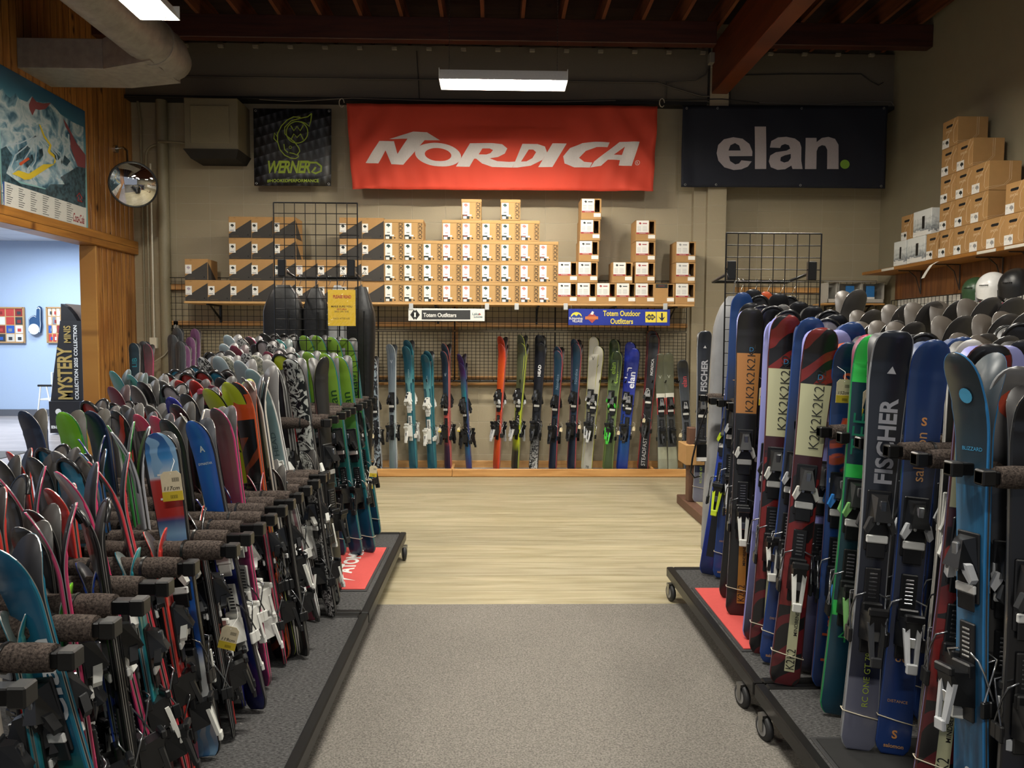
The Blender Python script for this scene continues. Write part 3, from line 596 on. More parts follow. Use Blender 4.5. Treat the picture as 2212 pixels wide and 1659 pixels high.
for r_, cs in rows.items():
    for i, c in enumerate(cs):
        src = kc if (r_, c) in coral else kg
        o = place(src, KC[c]+1, 650, used, f'lidded tan helmet box with {"coral" if src is kc else "dark green"} helmet print, {ORD[i]} from left, {RN[r_]} row', 'lidded tan helmet boxes on the back shelf')
        o.location.z = zrow(r_, .2375); o.location.x += random.uniform(-.002, .002); o.location.y += random.uniform(0, .01)
RC = [1204, 1245.5, 1288, 1330.5, 1371, 1414, 1458]
srcs = [ros_box(INK), ros_box(REDP, '#7a2a24'), ros_box(GREY, '#b9b3c8'), ros_box(INK, '#202226', True)]
rr_ = {0: [(0, 0), (1, 0), (2, 1), (3, 0), (4, 1), (5, 3), (6, 2)], 1: [(0, 0), (1, 0), (3, 0), (4, 1), (6, 2)], 2: [(1, 0), (4, 1), (6, 2)], 3: [(1, 0), (4, 1)], 4: [(1, 0)]}
for r_, cs in rr_.items():
    for i, (c, k) in enumerate(cs):
        x = RC[c] + (r_*(2.0 if c == 1 else 0)) - (8 if c == 3 and r_ == 1 else 0)
        o = place(srcs[k], x, 650, used, f'cardboard helmet box with cut-out window, {ORD[i]} from left, {RN[r_]} row, right third of shelf' if r_ < 4 else 'cardboard helmet box with cut-out window, alone on top of the tallest stack', 'windowed helmet boxes on the back shelf')
        o.location.z = zrow(r_, .2415)
# shelf
xa, xb = PY(398, 652, YS).x, PY(1500, 652, YS).x
def bracket(x, yf, z, s=1, wall=YW):
    b = MB().box(x-.012, x+.012, yf, wall-.07, z-.03, z-.024+.02); b.box(x-.012, x+.012, wall-.10, wall-.07, z-.22, z-.01)
    b.add([(x-.004, yf+.03, z-.012), (x+.004, yf+.03, z-.012), (x-.004, wall-.09, z-.2), (x+.004, wall-.09, z-.2), (x-.004, yf+.07, z-.012), (x+.004, yf+.07, z-.012), (x-.004, wall-.09, z-.16), (x+.004, wall-.09, z-.16)], [(0, 1, 3, 2), (4, 6, 7, 5), (0, 2, 6, 4), (1, 5, 7, 3)])
    return b
t = thing('wall_shelf', 'long pale wooden shelf carrying the helmet boxes on the back wall', 'shelf', ((xa+xb)/2, 8.8, ZS-.25))
part('board', MB().cbox(xa, xb, YS-.01, YW-.05, ZS-.024, ZS, .003), mat('#c39a64', .5, noise=.12, nscale=9), t)
for x in (xa+.25, -1.9, -.7, .5, 1.4, xb-.2): part('bracket', bracket(x, YS+.03, ZS-.012), M_BLACK, t)
# wooden wall rails and grids
YG = 9.05
def prect(x0, x1, y0, y1, Y): a = PY(x0, y0, Y); c = PY(x1, y1, Y); return min(a.x, c.x), max(a.x, c.x), min(a.z, c.z), max(a.z, c.z)
RAILS = [(366, 592, 613, 628, 'upper left end'), (370, 1484, 693, 709, 'upper middle'), (800, 1484, 812, 819, 'lower thin'), (800, 1484, 826, 834, 'lowest')]
for x0, x1, y0, y1, nm in RAILS:
    a, c, d, e = prect(x0, x1, y0, y1, 9.1); solo('wooden_rail', MB().cbox(a, c, 9.08, YW, d, e, .003), M_PINEX, f'horizontal pine rail fixed behind the wire grid, {nm} one', 'rail', 'pine rails behind the wire grids')
for x in (977, 1400): a, c, d, e = prect(x, x+12, 598, 834, 9.1); solo('wooden_rail', MB().cbox(a, c, 9.085, YW-.002, d, e, .003), M_PINEP, 'upright pine batten behind the wire grid, '+('under the white sign' if x < 1000 else 'at the tall black skis'), 'rail', 'pine rails behind the wire grids')
def grid(x0, x1, z0, z1, Y, name, label, step=.0762, r=.0028, group=None, axis='x', cat='wire grid panel', M=None, z_step=None):
    t = thing(name, label, cat, ((x0+x1)/2, Y, z0) if axis == 'x' else (Y, (x0+x1)/2, z0), group)
    f = (lambda u, v, d=0: (u, Y+d, v)) if axis == 'x' else (lambda u, v, d=0: (Y+d, u, v))
    b = MB(); n = max(1, round((x1-x0)/step)); s = (x1-x0)/n
    for i in range(n+1): b.tube([f(x0+i*s, z0), f(x0+i*s, z1)], r if 0 < i < n else r*1.7, 5, cap=False)
    part('upright_wires', b, M_WIRE, t)
    b = MB(); zs = z_step or step; n = max(1, round((z1-z0)/zs)); s = (z1-z0)/n
    for i in range(n+1): b.tube([f(x0, z0+i*s, 2*r), f(x1, z0+i*s, 2*r)], r if 0 < i < n else r*1.7, 5, cap=False)
    part('cross_wires', b, M_WIRE, t); return t
g0 = [366, 592, 818, 983, 1200, 1400, 1484]
zt, zm, zb = PY(1000, 604, YG).z, PY(1000, 713, YG).z, PY(1000, 822, YG).z
nm = ['far left', 'second from left, behind the black bags', 'behind the white sign', 'under the shelf, centre', 'behind the blue sign', 'at the far right end']
for i in range(6):
    a, c = PY(g0[i], 700, YG).x, PY(g0[i+1]-1.5, 700, YG).x
    grid(a, c, zm, zt, YG, 'wire_grid', f'black wire grid on the back wall, upper row, {nm[i]}', group='wire grids on the back wall')
    if i: grid(a, c, zb, zm-.02, YG, 'wire_grid', f'denser wire grid on the back wall, lower row, {nm[i]}', step=.05, group='wire grids on the back wall', z_step=.04)
    else: grid(a, c, zb, zm-.02, YG, 'wire_grid', 'denser black wire grid low on the back wall above the purple skis', step=.05, group='wire grids on the back wall', z_step=.04)
# hanging signs
def sign(x0, x1, y0, y1, Y, label, base):
    a, c, d, e = prect(x0, x1, y0, y1, Y); t = thing('hanging_sign', label, 'sign', ((a+c)/2, Y, d)); part('panel', MB().cbox(a, c, Y, Y+.008, d, e, .003), base, t)
    f = lambda px, py, dd=.0015: (PY(px, py, Y).x, Y-dd, PY(px, py, Y).z)
    b = MB()
    for x in (x0+6, x1-6): p = f(x, y0, 0); b.tube([p, (p[0], Y+.004, ZS-.02)], .003, 5)
    part('hook', b, M_STEEL, t); return t, f
def pq(b, f, pts, m=0, dd=.0015): b.add([f(x, y, dd) for x, y in pts], [tuple(range(len(pts)))], m)
def T(mb, s_, f, cx, cy, w_, h_, **k):
    p = Vector(f(cx, cy, k.pop('dd', .003))); sc = 8.6/F; put_text(mb, s_, lambda x, y: (p.x+x, p.y, p.z+y), w_=w_*sc, h_=h_*sc, **k)
t, f = sign(882, 1047, 666, 694, 8.60, 'white hanging sign with black name panel and number one in diamonds', mat('#dcdcd6', .4))
b = MB(); pq(b, f, [(911, 670), (1016, 670), (1016, 690), (911, 690)]); part('name_panel', b, mat('#2b2c2c', .5), t)
b = MB()
for cx in (894, 899): pq(b, f, [(cx-8, 680), (cx, 668.5), (cx+8, 680), (cx, 691)], 0, .0015)
part('diamond_mark', b, mat('#161616', .5), t)
b = MB(); T(b, 'Totem Outfitters', f, 950, 680.5, 71, 9, bold=.02, space=.95); T(b, '1', f, 896.5, 680, 4, 10, bold=.04); part('lettering', b, M_WHITE, t)
b = MB(); T(b, 'Lake', f, 1028, 678, 15, 5, bold=.01); T(b, 'Louise', f, 1033, 684, 18, 5, bold=.01); pq(b, f, [(1033, 680), (1036, 676), (1039, 680)], 1); part('lettering', b, [mat('#39606a', .5), mat('#b8433f', .5)], t)
t, f = sign(1228, 1447, 667, 703.5, 8.60, 'blue hanging sign with yellow lettering, two yellow squares and badges', mat('#1c2f8e', .4))
YW_ = mat('#e3cf45', .5); b = MB(); T(b, 'Totem Outdoor', f, 1343, 677, 81, 12, bold=.02, space=1.0); T(b, 'Outfitters', f, 1343, 694, 49, 12, bold=.02); part('lettering', b, YW_, t)
b = MB(); pq(b, f, [(1394, 673.5), (1417, 673.5), (1417, 696.5), (1394, 696.5)]); pq(b, f, [(1418.5, 673.5), (1441, 673.5), (1441, 696.5), (1418.5, 696.5)]); part('yellow_square', b, YW_, t)
b = MB()
for cx in (1402, 1409): pq(b, f, [(cx-7, 685), (cx, 678), (cx+7, 685), (cx, 692)], 0, .003)
pq(b, f, [(1428, 676), (1431.5, 676), (1431.5, 687), (1437, 684), (1430, 694), (1422, 684), (1428, 687)], 0, .003); part('printed_symbols', b, mat('#18233f', .5), t)
b = MB(); T(b, '18/20', f, 1405.5, 685, 14, 5, dd=.0045, bold=.02); part('lettering', b, YW_, t)
b = MB(); pq(b, f, [(1245+12*math.cos(a), 684-10*math.sin(a)) for a in [i*PI/8 for i in range(9)]], 0, .0015); pq(b, f, [(1232, 686), (1240, 679), (1245, 683), (1250, 678), (1259, 686)], 1, .003); part('mountain_badge', b, [YW_, mat('#20408f', .5)], t)
b = MB(); T(b, 'SUNSHINE', f, 1244, 687.5, 30, 5.5, bold=.02); T(b, 'VILLAGE', f, 1247, 693.5, 22, 5.5, bold=.02); part('lettering', b, M_WHITE, t)
b = MB(); pq(b, f, [(1266, 686), (1278, 674), (1291, 686), (1279, 698)], 0, .0015); pq(b, f, [(1264, 683.5), (1292, 683.5), (1292, 690), (1264, 690)], 1, .003); pq(b, f, [(1275, 679), (1279, 672), (1283, 674), (1281, 680)], 2, .003); part('diamond_badge', b, [mat('#a9473a', .5), mat('#c2703c', .5), M_WHITE], t)
b = MB()
for i, x in enumerate((888, 1052, 1116, 1222, 1437)):
    p = PY(x, 661, YS-.015); solo('price_tag_holder', MB().cbox(p.x-.025, p.x+.025, p.y-.012, p.y-.004, p.z-.045, p.z+.03, .004), mat('#b7b9b9', .25), f'clear tag holder under the back shelf, {ORD[i]} from the left', 'tag holder', 'tag holders under the back shelf')
# ski bin on the floor along the back wall
t = thing('ski_bin', 'low pine floor bin along the back wall holding ski tails', 'ski bin', (.0, 8.9, 0))
xa = PY(760, 1020, 8.72).x; xm = PY(977, 1020, 8.72).x; xe = PY(1492, 1020, 8.72).x
part('front_board', MB().cbox(xa, xm-.003, 8.70, 8.74, .0, .095, .004), M_PINEX, t); part('front_board', MB().cbox(xm, xe, 8.70, 8.74, .0, .095, .004), M_PINEX, t)
part('back_board', MB().cbox(xa, xe, 9.09, 9.13, .0, .13, .004), M_PINEX, t); part('deck', MB().box(xa, xe, 8.74, 9.09, .02, .045), mat('#8f9aa3', .5), t)
for x in (xm, PY(1408, 1010, 8.8).x): part('divider', MB().cbox(x-.015, x+.015, 8.745, 9.085, .045, .10, .003), M_PINEX, t)
p = thing('ski_bin', 'low pine floor bin in the left corner holding purple and grey skis', 'ski bin', (-3.5, 8.9, 0)); part('front_board', MB().cbox(-4.0, xa-.01, 8.70, 8.74, 0, .095, .004), M_PINEX, p); part('deck', MB().box(-4.0, xa-.01, 8.74, 9.09, .02, .045), mat('#8f9aa3', .5), p)
b = MB().box(-4.0, xe, 9.07, 9.085, .16, .18)
p0 = PY(800, 823, 9.0); p1 = PY(1484, 823, 9.0); t = thing('ski_holder_rail', 'black metal rail with pegs holding skis against the back wall', 'ski rail', (p0.x, 9.0, p0.z))
part('bar', MB().tube([p0, p1], .012, 6), M_BLACKM, t)
b = MB(); x = p0.x+.05
while x < p1.x: b.tube([(x, 9.0, p0.z), (x, 8.88, p0.z+.005), (x, 8.86, p0.z+.03)], .007, 5); x += .16
part('pegs', b, M_BLACKM, t)
# ------------------------------------------------------------------ free-standing grids on the carts' far ends
def hang_rail(x0, x1, Y, z, label, yb):
    t = thing('hanging_rail', label, 'hanging rail', ((x0+x1)/2, Y, z)); b = MB().tube([(x0, yb, z+.03), (x0, Y, z), (x1, Y, z), (x1, yb, z+.03)], .011, 8); part('bar', b, M_BLACKM, t)
    for x in (x0, x1): part('clamp', MB().cbox(x-.028, x+.028, yb-.02, yb+.012, z-.02, z+.10, .004), M_BLACK, t)
    return t
ga, gb = PY(593, 600, 5.38).x, PY(773, 600, 5.38).x; zt = PY(593, 437, 5.38).z
grid(ga, gb, .178, zt, 5.38, 'grid_stand', 'tall black wire grid standing behind the left rack with yellow notice', r=.003)
gc, gd = PY(1567, 600, 4.69).x, PY(1772, 600, 4.69).x; zt2 = PY(1567, 503, 4.69).z
gs = grid(gc, gd, .18, zt2, 4.69, 'grid_stand', 'tall black wire grid standing behind the right rack', r=.003)
for x in (gc, gd): part('leg', MB().tube([(x, 4.69, 0), (x, 4.69, .18)], .006, 6), M_WIRE, gs)
z1 = PY(600, 592, 5.45).z; hang_rail(ga+.05, gb-.05, 5.78, z1, 'black hanging rail behind the left wire grid', 5.40)
z2 = PY(1600, 600, 4.77).z; hang_rail(gc+.04, gd-.05, 5.1, z2, 'black hanging rail behind the right wire grid', 4.71)
# yellow notice
a, c, d, e = prect(706, 770, 624, 706, 5.36); t = thing('notice', 'yellow notice in a crinkled plastic sleeve clipped to the left grid', 'notice', ((a+c)/2, 5.35, d))
YEL = mat('#e6bd2c', .5, noise=.05); part('paper', MB().box(a+.006, c-.006, 5.361, 5.363, d+.006, e-.006), YEL, t)
bm = MB(); nx, ny = 22, 26; vs = []
for j in range(ny+1):
    for i in range(nx+1): vs.append((a+(c-a)*i/nx, 5.357-.0045*random.random()-.001*math.sin(j), d+(e-d)*j/ny))
bm.add(vs, [(j*(nx+1)+i, j*(nx+1)+i+1, (j+1)*(nx+1)+i+1, (j+1)*(nx+1)+i) for j in range(ny) for i in range(nx)], 0, False)
g = NT('clear_sleeve'); n1 = g.node('ShaderNodeBsdfTransparent'); n2 = g.node('ShaderNodeBsdfGlossy', i_Roughness=.12); mx = g.node('ShaderNodeMixShader', i_0=.10); g.l(n1.outputs[0], mx.inputs[1]); g.l(n2.outputs[0], mx.inputs[2]); g.l(mx.outputs[0], g.n['Material Output'].inputs[0]); M_SLEEVE = g.m
part('plastic_sleeve', bm, M_SLEEVE, t)
b = MB(); f = lambda px, py, dd=.0: (PY(px, py, 5.3605).x, 5.3605, PY(px, py, 5.3605).z)
def T2(s_, cx, cy, w_, h_, m, **k): p = Vector(f(cx, cy)); sc = 5.43/F; put_text(b, s_, lambda x, y: (p.x+x, p.y, p.z+y), w_=w_*sc, h_=h_*sc, m=m, **k)
T2('PLEASE READ', 739, 641, 38, 7, 0, bold=.04); T2('MAKE SURE YOU', 738, 662, 44, 4, 1, bold=.02); T2('RETURN', 738, 668, 20, 3.5, 0, bold=.02); T2('SKIS ON THE', 738, 673, 30, 3.5, 1); T2('RACK AFTER USE', 738, 688, 34, 3.5, 1)
part('lettering', b, [mat('#b3432a', .5), mat('#4a3a16', .5)], t)
# bags hanging
def bag(name, label, x, Y, ztop, zbot, w_, d_, m, lean=0, cat='ski bag', taper=.75, tw=.5, seed=0, group=None):
    rnd = random.Random(seed); t = thing(name, label, cat, (x, Y, zbot), group); b = MB(); n = 20; NN = 26; vs = []
    for j in range(NN+1):
        v = j/NN; z = zbot+(ztop-zbot)*v
        if v > .88: k = math.sqrt(max(0, 1-((v-.88)/.125)**2))*(1-tw)+tw*(1-(v-.88)/.12*.6)
        else: k = taper+(1-taper)*min(1, v/.75)
        if v < .04: k *= .72+7*v
        for i in range(n):
            a = 2*PI*i/n; ca, sa = math.cos(a), math.sin(a); e = .55
            fold = 1+.05*math.sin(3*a+9*v+seed)+.03*math.sin(7*a-14*v)
            vs.append((x+lean*(1-v)+math.copysign(abs(ca)**e, ca)*w_/2*k*(1+.02*math.sin(12*v+seed)), Y+math.copysign(abs(sa)**e, sa)*d_/2*k*fold, z))
    b.add(vs, [(j*n+i, j*n+(i+1) % n, (j+1)*n+(i+1) % n, (j+1)*n+i) for j in range(NN) for i in range(n)], 0, True)
    b.add(vs[:n], [tuple(range(n))[::-1]]); b.add(vs[-n:], [tuple(range(n))]); part('shell', b, m, t)
    b = MB().tube([(x+lean*(1-v)+w_*.18, Y-d_/2*(taper+(1-taper)*min(1, v/.75))*1.04-.002, zbot+(ztop-zbot)*v) for v in [k/12*.86+.03 for k in range(13)]], .006, 5); part('zipper', b, M_BLACK, t)
    h = MB().tube([(x, Y, ztop-.03), (x, Y, ztop+.05), (x+.01, Y, ztop+.10), (x+.03, Y, ztop+.12), (x+.045, Y, ztop+.10)], .003, 5); part('hook', h, M_STEEL, t)
    return t
CB = mat('#080809', .45, noise=.2, nscale=30)
x_ = PY(612, 615, 5.75).x; bag('ski_bag', 'wide black ski bag hanging behind the left grid, leftmost of the bags', x_, 5.76, PY(612, 616, 5.76).z, .3, .31, .16, CB, seed=1, taper=.95)
x_ = PY(680, 622, 5.75).x; bag('ski_bag', 'black ski bag hanging behind the left grid beside the yellow notice', x_, 5.78, PY(680, 622, 5.76).z, .3, .19, .16, CB, seed=2, taper=.95)
x_ = PY(724, 616, 5.75).x; bag('ski_bag', 'white and grey ski bag hanging behind the yellow notice', x_, 5.84, PY(724, 616, 5.8).z, .35, .15, .14, mat('#b9b9ba', .6, noise=.2, nscale=30), seed=3, taper=.9)
x_ = PY(779, 618, 5.75).x; bag('ski_bag', 'black tapering ski bag hanging right of the yellow notice', x_, 5.76, PY(779, 620, 5.76).z, .32, .21, .15, CB, seed=4, taper=.55, tw=.9)
x_ = PY(1586, 640, 5.05).x; bag('ski_bag', 'light grey ski bag with black zipper hanging beside the right grid', x_-.02, 5.0, PY(1573, 640, 5.0).z, .12, .24, .13, mat('#8f9092', .6, noise=.2, nscale=8), lean=-.07, seed=5, taper=.98, tw=.35)
zz_ = PY(1573, 640, 5.0).z; solo('hanging_strap', MB().tube([(x_-.02, 5.0, zz_+.09), (x_-.04, 4.9, zz_+.13), (gc, 4.70, zz_+.16), (gc+.02, 4.69, zz_+.10)], .004, 5), M_BLACK, 'thin black strap tying the light grey bag to the right grid', 'strap')
t = thing('hang_tag', 'black and white card tag hanging on the grey ski bag strap', 'tag', PY(1512, 1000, 4.93)); a, c, d, e = prect(1505, 1526, 960, 996, 4.92); part('card', MB().box(a, c, 4.92, 4.923, d, e), M_BLACK, t); part('white_strip', MB().box(a, c, 4.917, 4.92, d, d+.025), M_WHITE, t)
b = MB().tube([PY(x, y, 4.88) for x, y in ((1528, 880), (1510, 930), (1496, 990), (1492, 1020), (1500, 1032), (1512, 1028))], .006, 6); part('strap', b, M_BLACK, t)
# jackets/hangers on right rail (thin wire hangers)
for i, px in enumerate((1602, 1632, 1660, 1690, 1716)):
    p = PY(px, 612, 5.1); solo('coat_hanger', MB().tube([(p.x, 5.1, z2+.012), (p.x+.012, 5.1, z2+.02), (p.x+.02, 5.1, z2), (p.x, 5.1, z2-.05), (p.x, 5.02, z2-.10), (p.x, 5.18, z2-.10), (p.x, 5.1, z2-.05)], .0025, 5), M_CHROME, f'chrome wire hanger on the right hanging rail, {ORD[i]} from the left', 'hanger', 'wire hangers on the right rail')
b = None
for i, px in enumerate((608, 646, 682, 710, 740)):
    p = PY(px, 592, 5.78); solo('coat_hanger', MB().tube([(p.x, 5.78, z1+.012), (p.x+.012, 5.78, z1+.02), (p.x+.02, 5.78, z1), (p.x, 5.78, z1-.06)], .0025, 5), M_CHROME, f'chrome hook on the rail over the black bags, {ORD[i]} from left', 'hanger', 'hanger hooks on the left rail')
# ------------------------------------------------------------------ right wall shelf and boxes
XS = 4.45; zs = 2.465
t = thing('wall_shelf', 'stained wooden shelf high on the right wall carrying tan helmet boxes', 'shelf', (4.6, 7, 2.2))
part('board', MB().cbox(XS, XR, 4.6, 8.97, zs-.035, zs, .004), M_PINEY, t)
for y in (8.3, 7.6, 6.95, 6.5):
    b = MB().tube([(XS+.08, y, zs-.04), (XR-.05, y, zs-.04)], .007, 5); b.tube([(XR-.04, y, zs-.04), (XR-.04, y, zs-.30)], .007, 5); b.tube([(XS+.2, y, zs-.045), (XS+.28, y, zs-.11), (XR-.045, y, zs-.28)], .006, 5); part('bracket', b, mat('#4b443e', .4, .5), t)
struct('wall_panelling', MB().box(XR-.03, XR-.001, 4.5, 8.85, 2.13, zs-.036), m_boards('stained_panel', '#8a5a30', '#6b4020', '#3a1e0e', .14, 1, groove=.02))
struct('wall_lining', MB().box(XR-.02, XR-.001, 4.5, 8.80, .9, 2.13), mat('#d9d6ce', .6))
for i, (y0, y1) in enumerate(((7.75, 8.85), (6.63, 7.73), (5.5, 6.6))):
    grid(y0, y1, .95, 2.12, XR-.07, 'wire_grid', f'black wire grid over the white panel on the right wall, {["farthest", "middle", "nearest"][i]}', axis='y', group='wire grids on the right wall', step=.07)
def smith_box(white=False, iconm=INK):
    W, D, Hh = .240, .30, .266; t = thing('helmet_box', None, None)
    if white:
        W = .33 if white == 2 else .24
        g = NT('misty_forest_print'); tc = g.node('ShaderNodeTexCoord'); sp = g.node('ShaderNodeSeparateXYZ'); g.l(tc.outputs['Generated'], sp.inputs[0]); nz = g.node('ShaderNodeTexNoise', i_Scale=7, i_Detail=8); g.l(tc.outputs['Generated'], nz.inputs['Vector'])
        v = g.math('ADD', sp.outputs[2], g.math('MULTIPLY', g.math('SUBTRACT', nz.outputs['Fac'], .5), 1.1)); r = g.ramp([(.1, '#e2e2de'), (.16, '#6f757a'), (.42, '#b4b9b8'), (.7, '#dcdfdc')]); g.l(v, r.inputs[0]); g.color(r.outputs[0])
        part('carton', MB().cbox(0, W, 0, D, 0, Hh, .003), g.m, t, False)
        part('window', MB().box(W*.5, W*.64, -.001, .001, .07, .2), M_BLACK, t, False)
        b = MB().quad(.004, W*.75, .004, .05, -.0012); part('label_sticker', b, CARDW, t, False)
        b = MB(); put_text(b, 'SMITH', lambda x, y: (W+.001, .2+x, .15+y), w_=.11, h_=.02); put_text(b, 'SMITH', lambda x, y: (.04+x, -.002, .03+y), w_=.05, h_=.01); part('lettering', b, mat('#a9adb0', .6), t, False)
        return t
    b = MB().cbox(0, W, 0, D, 0, Hh, .003); part('carton', b, CARD, t, False)
    b = MB().poly([(.07+x, .205+z) for x, z in ((0, -.012), (.085, -.012), (.095, -.004), (.095, .004), (.085, .012), (0, .012), (-.01, .004), (-.01, -.004))], -.001); part('hand_hole', b, mat('#0c0a09', .9), t, False)
    b = MB().quad(.004, .115, .004, .090, -.001); part('label_sticker', b, CARDW, t, False)
    b = MB(); icon(b, .082, .048, .05, -.002, 0); b.quad(.012, .04, .06, .064, -.002); b.quad(.012, .035, .05, .053, -.002); part('printed_helmet', b, iconm, t, False)
    b = MB(); put_text(b, 'SMITH', lambda x, y: (.105+x, -.0012, .155+y), w_=.10, h_=.022, bold=-.01, shear=.2)
    def ln(p, rr=.0012): b.tube(p, rr, 4)
    ln([(.05, -.0005, .05), (.09, -.0005, .12), (.15, -.0005, .18), (.2, -.0005, .262)]); ln([(W-.003, -.0005, .23), (.185, -.0005, .16), (.18, -.0005, .05), (.20, -.0005, .02), (W-.003, -.0005, .03)])
    for o_ in (0, .018): ln([(W+.0005, .003, .03-o_), (W+.0005, .14+o_, .05), (W+.0005, .19+o_, .10), (W+.0005, .19+o_, .262)])
    part('lettering', b, mat('#e6d3b4', .7), t, False); return t
sb = [smith_box(), smith_box(iconm=GREY)]; used2 = {}
def splace(src, y, row, label, dx=0, group='tan helmet boxes on the right wall shelf'):
    o = src if not used2.get(src.name) else copy_tree(src); used2[src.name] = 1
    o.location = (XS+.005+dx, y, zs+.0015+row*.2675); o.rotation_euler = (0, 0, -PI/2); tag(o, label, 'box', group)
ys = [PX(q, 540, XS).y for q in (1999.5, 2025.5, 2058, 2092, 2128, 2166)]; nr = [5, 5, 5, 1, 2]
ht = {0: 1, 1: 5, 2: 4, 3: 3, 4: 1, 5: 2}
cn = ['just right of the white boxes', 'in the tallest stack', 'in the stack of four', 'in the stack of three', 'standing alone in its column', 'in the stack of two']
for i, y in enumerate(ys):
    for k in range(ht[i]):
        splace(sb[1] if i >= 3 else sb[0], y, k, f'tan helmet box {cn[i]}' + (f', {ORD[k]} from the bottom' if ht[i] > 1 else '') + ', right shelf')
sw = smith_box(1); splace(sw, 8.27, 0, 'white misty forest box at the far end of the right shelf, bottom', group='white printed boxes on the right shelf')
sw2 = smith_box(2); splace(sw2, 8.0, 0, 'white misty forest box touching the tan boxes, bottom row, right shelf', dx=0, group='white printed boxes on the right shelf')
splace(sw2, 7.90, 1, 'large white misty forest box stacked on top of the white boxes', group='white printed boxes on the right shelf')
splace(sb[0], 8.17, 1, 'small tan helmet box at the far left, on the white boxes', dx=.02); splace(sw, ys[5]-.25, 0, 'white printed box at the right frame edge on the high shelf', group='white printed boxes on the right shelf')
for i, (px, py) in enumerate(((1917, 583), (2130, 543), (2192, 532))):
    p = PX(px, py, XS-.006); solo('shelf_label', MB().cbox(XS-.008, XS-.001, p.y-.13, p.y+.13, zs-.033, zs-.006, .002), mat('#d6d2c6', .4), f'white strip label on the right shelf edge, {ORD[i]} from the far end', 'label strip', 'strip labels on the right shelf')
pts = [PX(x, y, XS-.02) for x, y in ((2022, 566), (2008, 574), (1998, 588), (1990, 602))]
b = MB(); vs = []
for p in pts: vs += [p, p+Vector((.0, -.055, .004))]
b.add(vs, [(2*i, 2*i+1, 2*i+3, 2*i+2) for i in range(3)]); o = solo('label_strip', b, M_WHITE, 'white plastic label strip dangling from the right shelf edge', 'label strip'); md = o.modifiers.new('t', 'SOLIDIFY'); md.thickness = .002
# helmets
def helmet(px, py, X, m, label, liner='#26262a', strap='#1b1b1d', sz=.13):
    p = PX(px, py, X); t = thing('ski_helmet', label, 'helmet', (p.x, p.y, p.z-.12), 'helmets hung on the right wall grid'); Mh = Matrix.Translation(p) @ Matrix.Rotation(R(-60), 4, 'Z') @ Matrix.Rotation(R(8), 4, 'X')
    b = MB(); n = 28; vs = []; K = 12
    for j in range(K+1):
        el = -.38+(PI/2+.38)*j/K
        for i in range(n):
            a = 2*PI*i/n; rr = math.cos(el) if el > 0 else 1-.04*abs(el)
            drop = -.035*(1-math.cos(2*a))*(1 if j == 0 else 0)*.5
            vs.append((sz*.86*rr*math.cos(a), sz*1.05*rr*math.sin(a)*(1+.06*math.sin(a)), sz*.98*math.sin(el)+drop))
    b.add(vs, [(j*n+i, j*n+(i+1) % n, (j+1)*n+(i+1) % n, (j+1)*n+i) for j in range(K) for i in range(n)], 0, True, Mh)
    part('shell', b, m, t)
    b = MB(); vs2 = [(x*.9, y*.9, z*.9-.012) for x, y, z in vs]; b.add(vs2, [(j*n+i, j*n+(i+1) % n, (j+1)*n+(i+1) % n, (j+1)*n+i) for j in range(K) for i in range(n)], 0, True, Mh); part('liner', b, mat(liner, .8), t)
    for s in (-1, 1):
        b = MB().cbox(s*sz*.8-.012, s*sz*.8+.012, -.05, .04, -.12, -.02, .008, 0, Mh); part('ear_pad', b, mat(liner, .8), t)
    b = MB(); L_ = [(-sz*.8, 0, -.11), (-.05, -.02, -.17), (.05, -.02, -.17), (sz*.8, 0, -.11)]; b.tube([Mh @ Vector(q) for q in L_], .008, 6); part('strap', b, mat(strap, .7), t)
    b = MB()
    for k in range(5): b.cbox(-.035+k*.015, -.028+k*.015, -sz*1.04-.006, -sz*.9, .035, .042, .002, 0, Mh)
    part('vents', b, M_BLACK, t)
    b = MB().tube([p+Vector((0, 0, -.02)), Vector((XR-.05, p.y, p.z+.02))], .006, 6); part('peg', b, M_BLACKM, t)
helmet(2108, 628, 4.48, mat('#2f4a30', .35), 'dark green ski helmet on the right wall, leftmost of three', strap='#39593a')
helmet(2144, 622, 4.42, mat('#dcdcda', .3), 'white ski helmet with pink straps on the right wall', '#8f8f92', '#b3305f', .145)
helmet(2196, 617, 4.36, mat('#161617', .4), 'matt black ski helmet at the right frame edge', sz=.15)
p = PX(2155, 655, 4.3); t = thing('price_tag', 'cream price tag hanging from the white helmet', 'tag', p); part('card', MB().box(p.x, p.x+.002, p.y-.035, p.y+.035, p.z-.05, p.z+.05), mat('#dccfae', .7), t); part('yellow_sticker', MB().box(p.x-.001, p.x, p.y-.035, p.y+.035, p.z-.05, p.z-.02), mat('#cdb63a', .6), t)
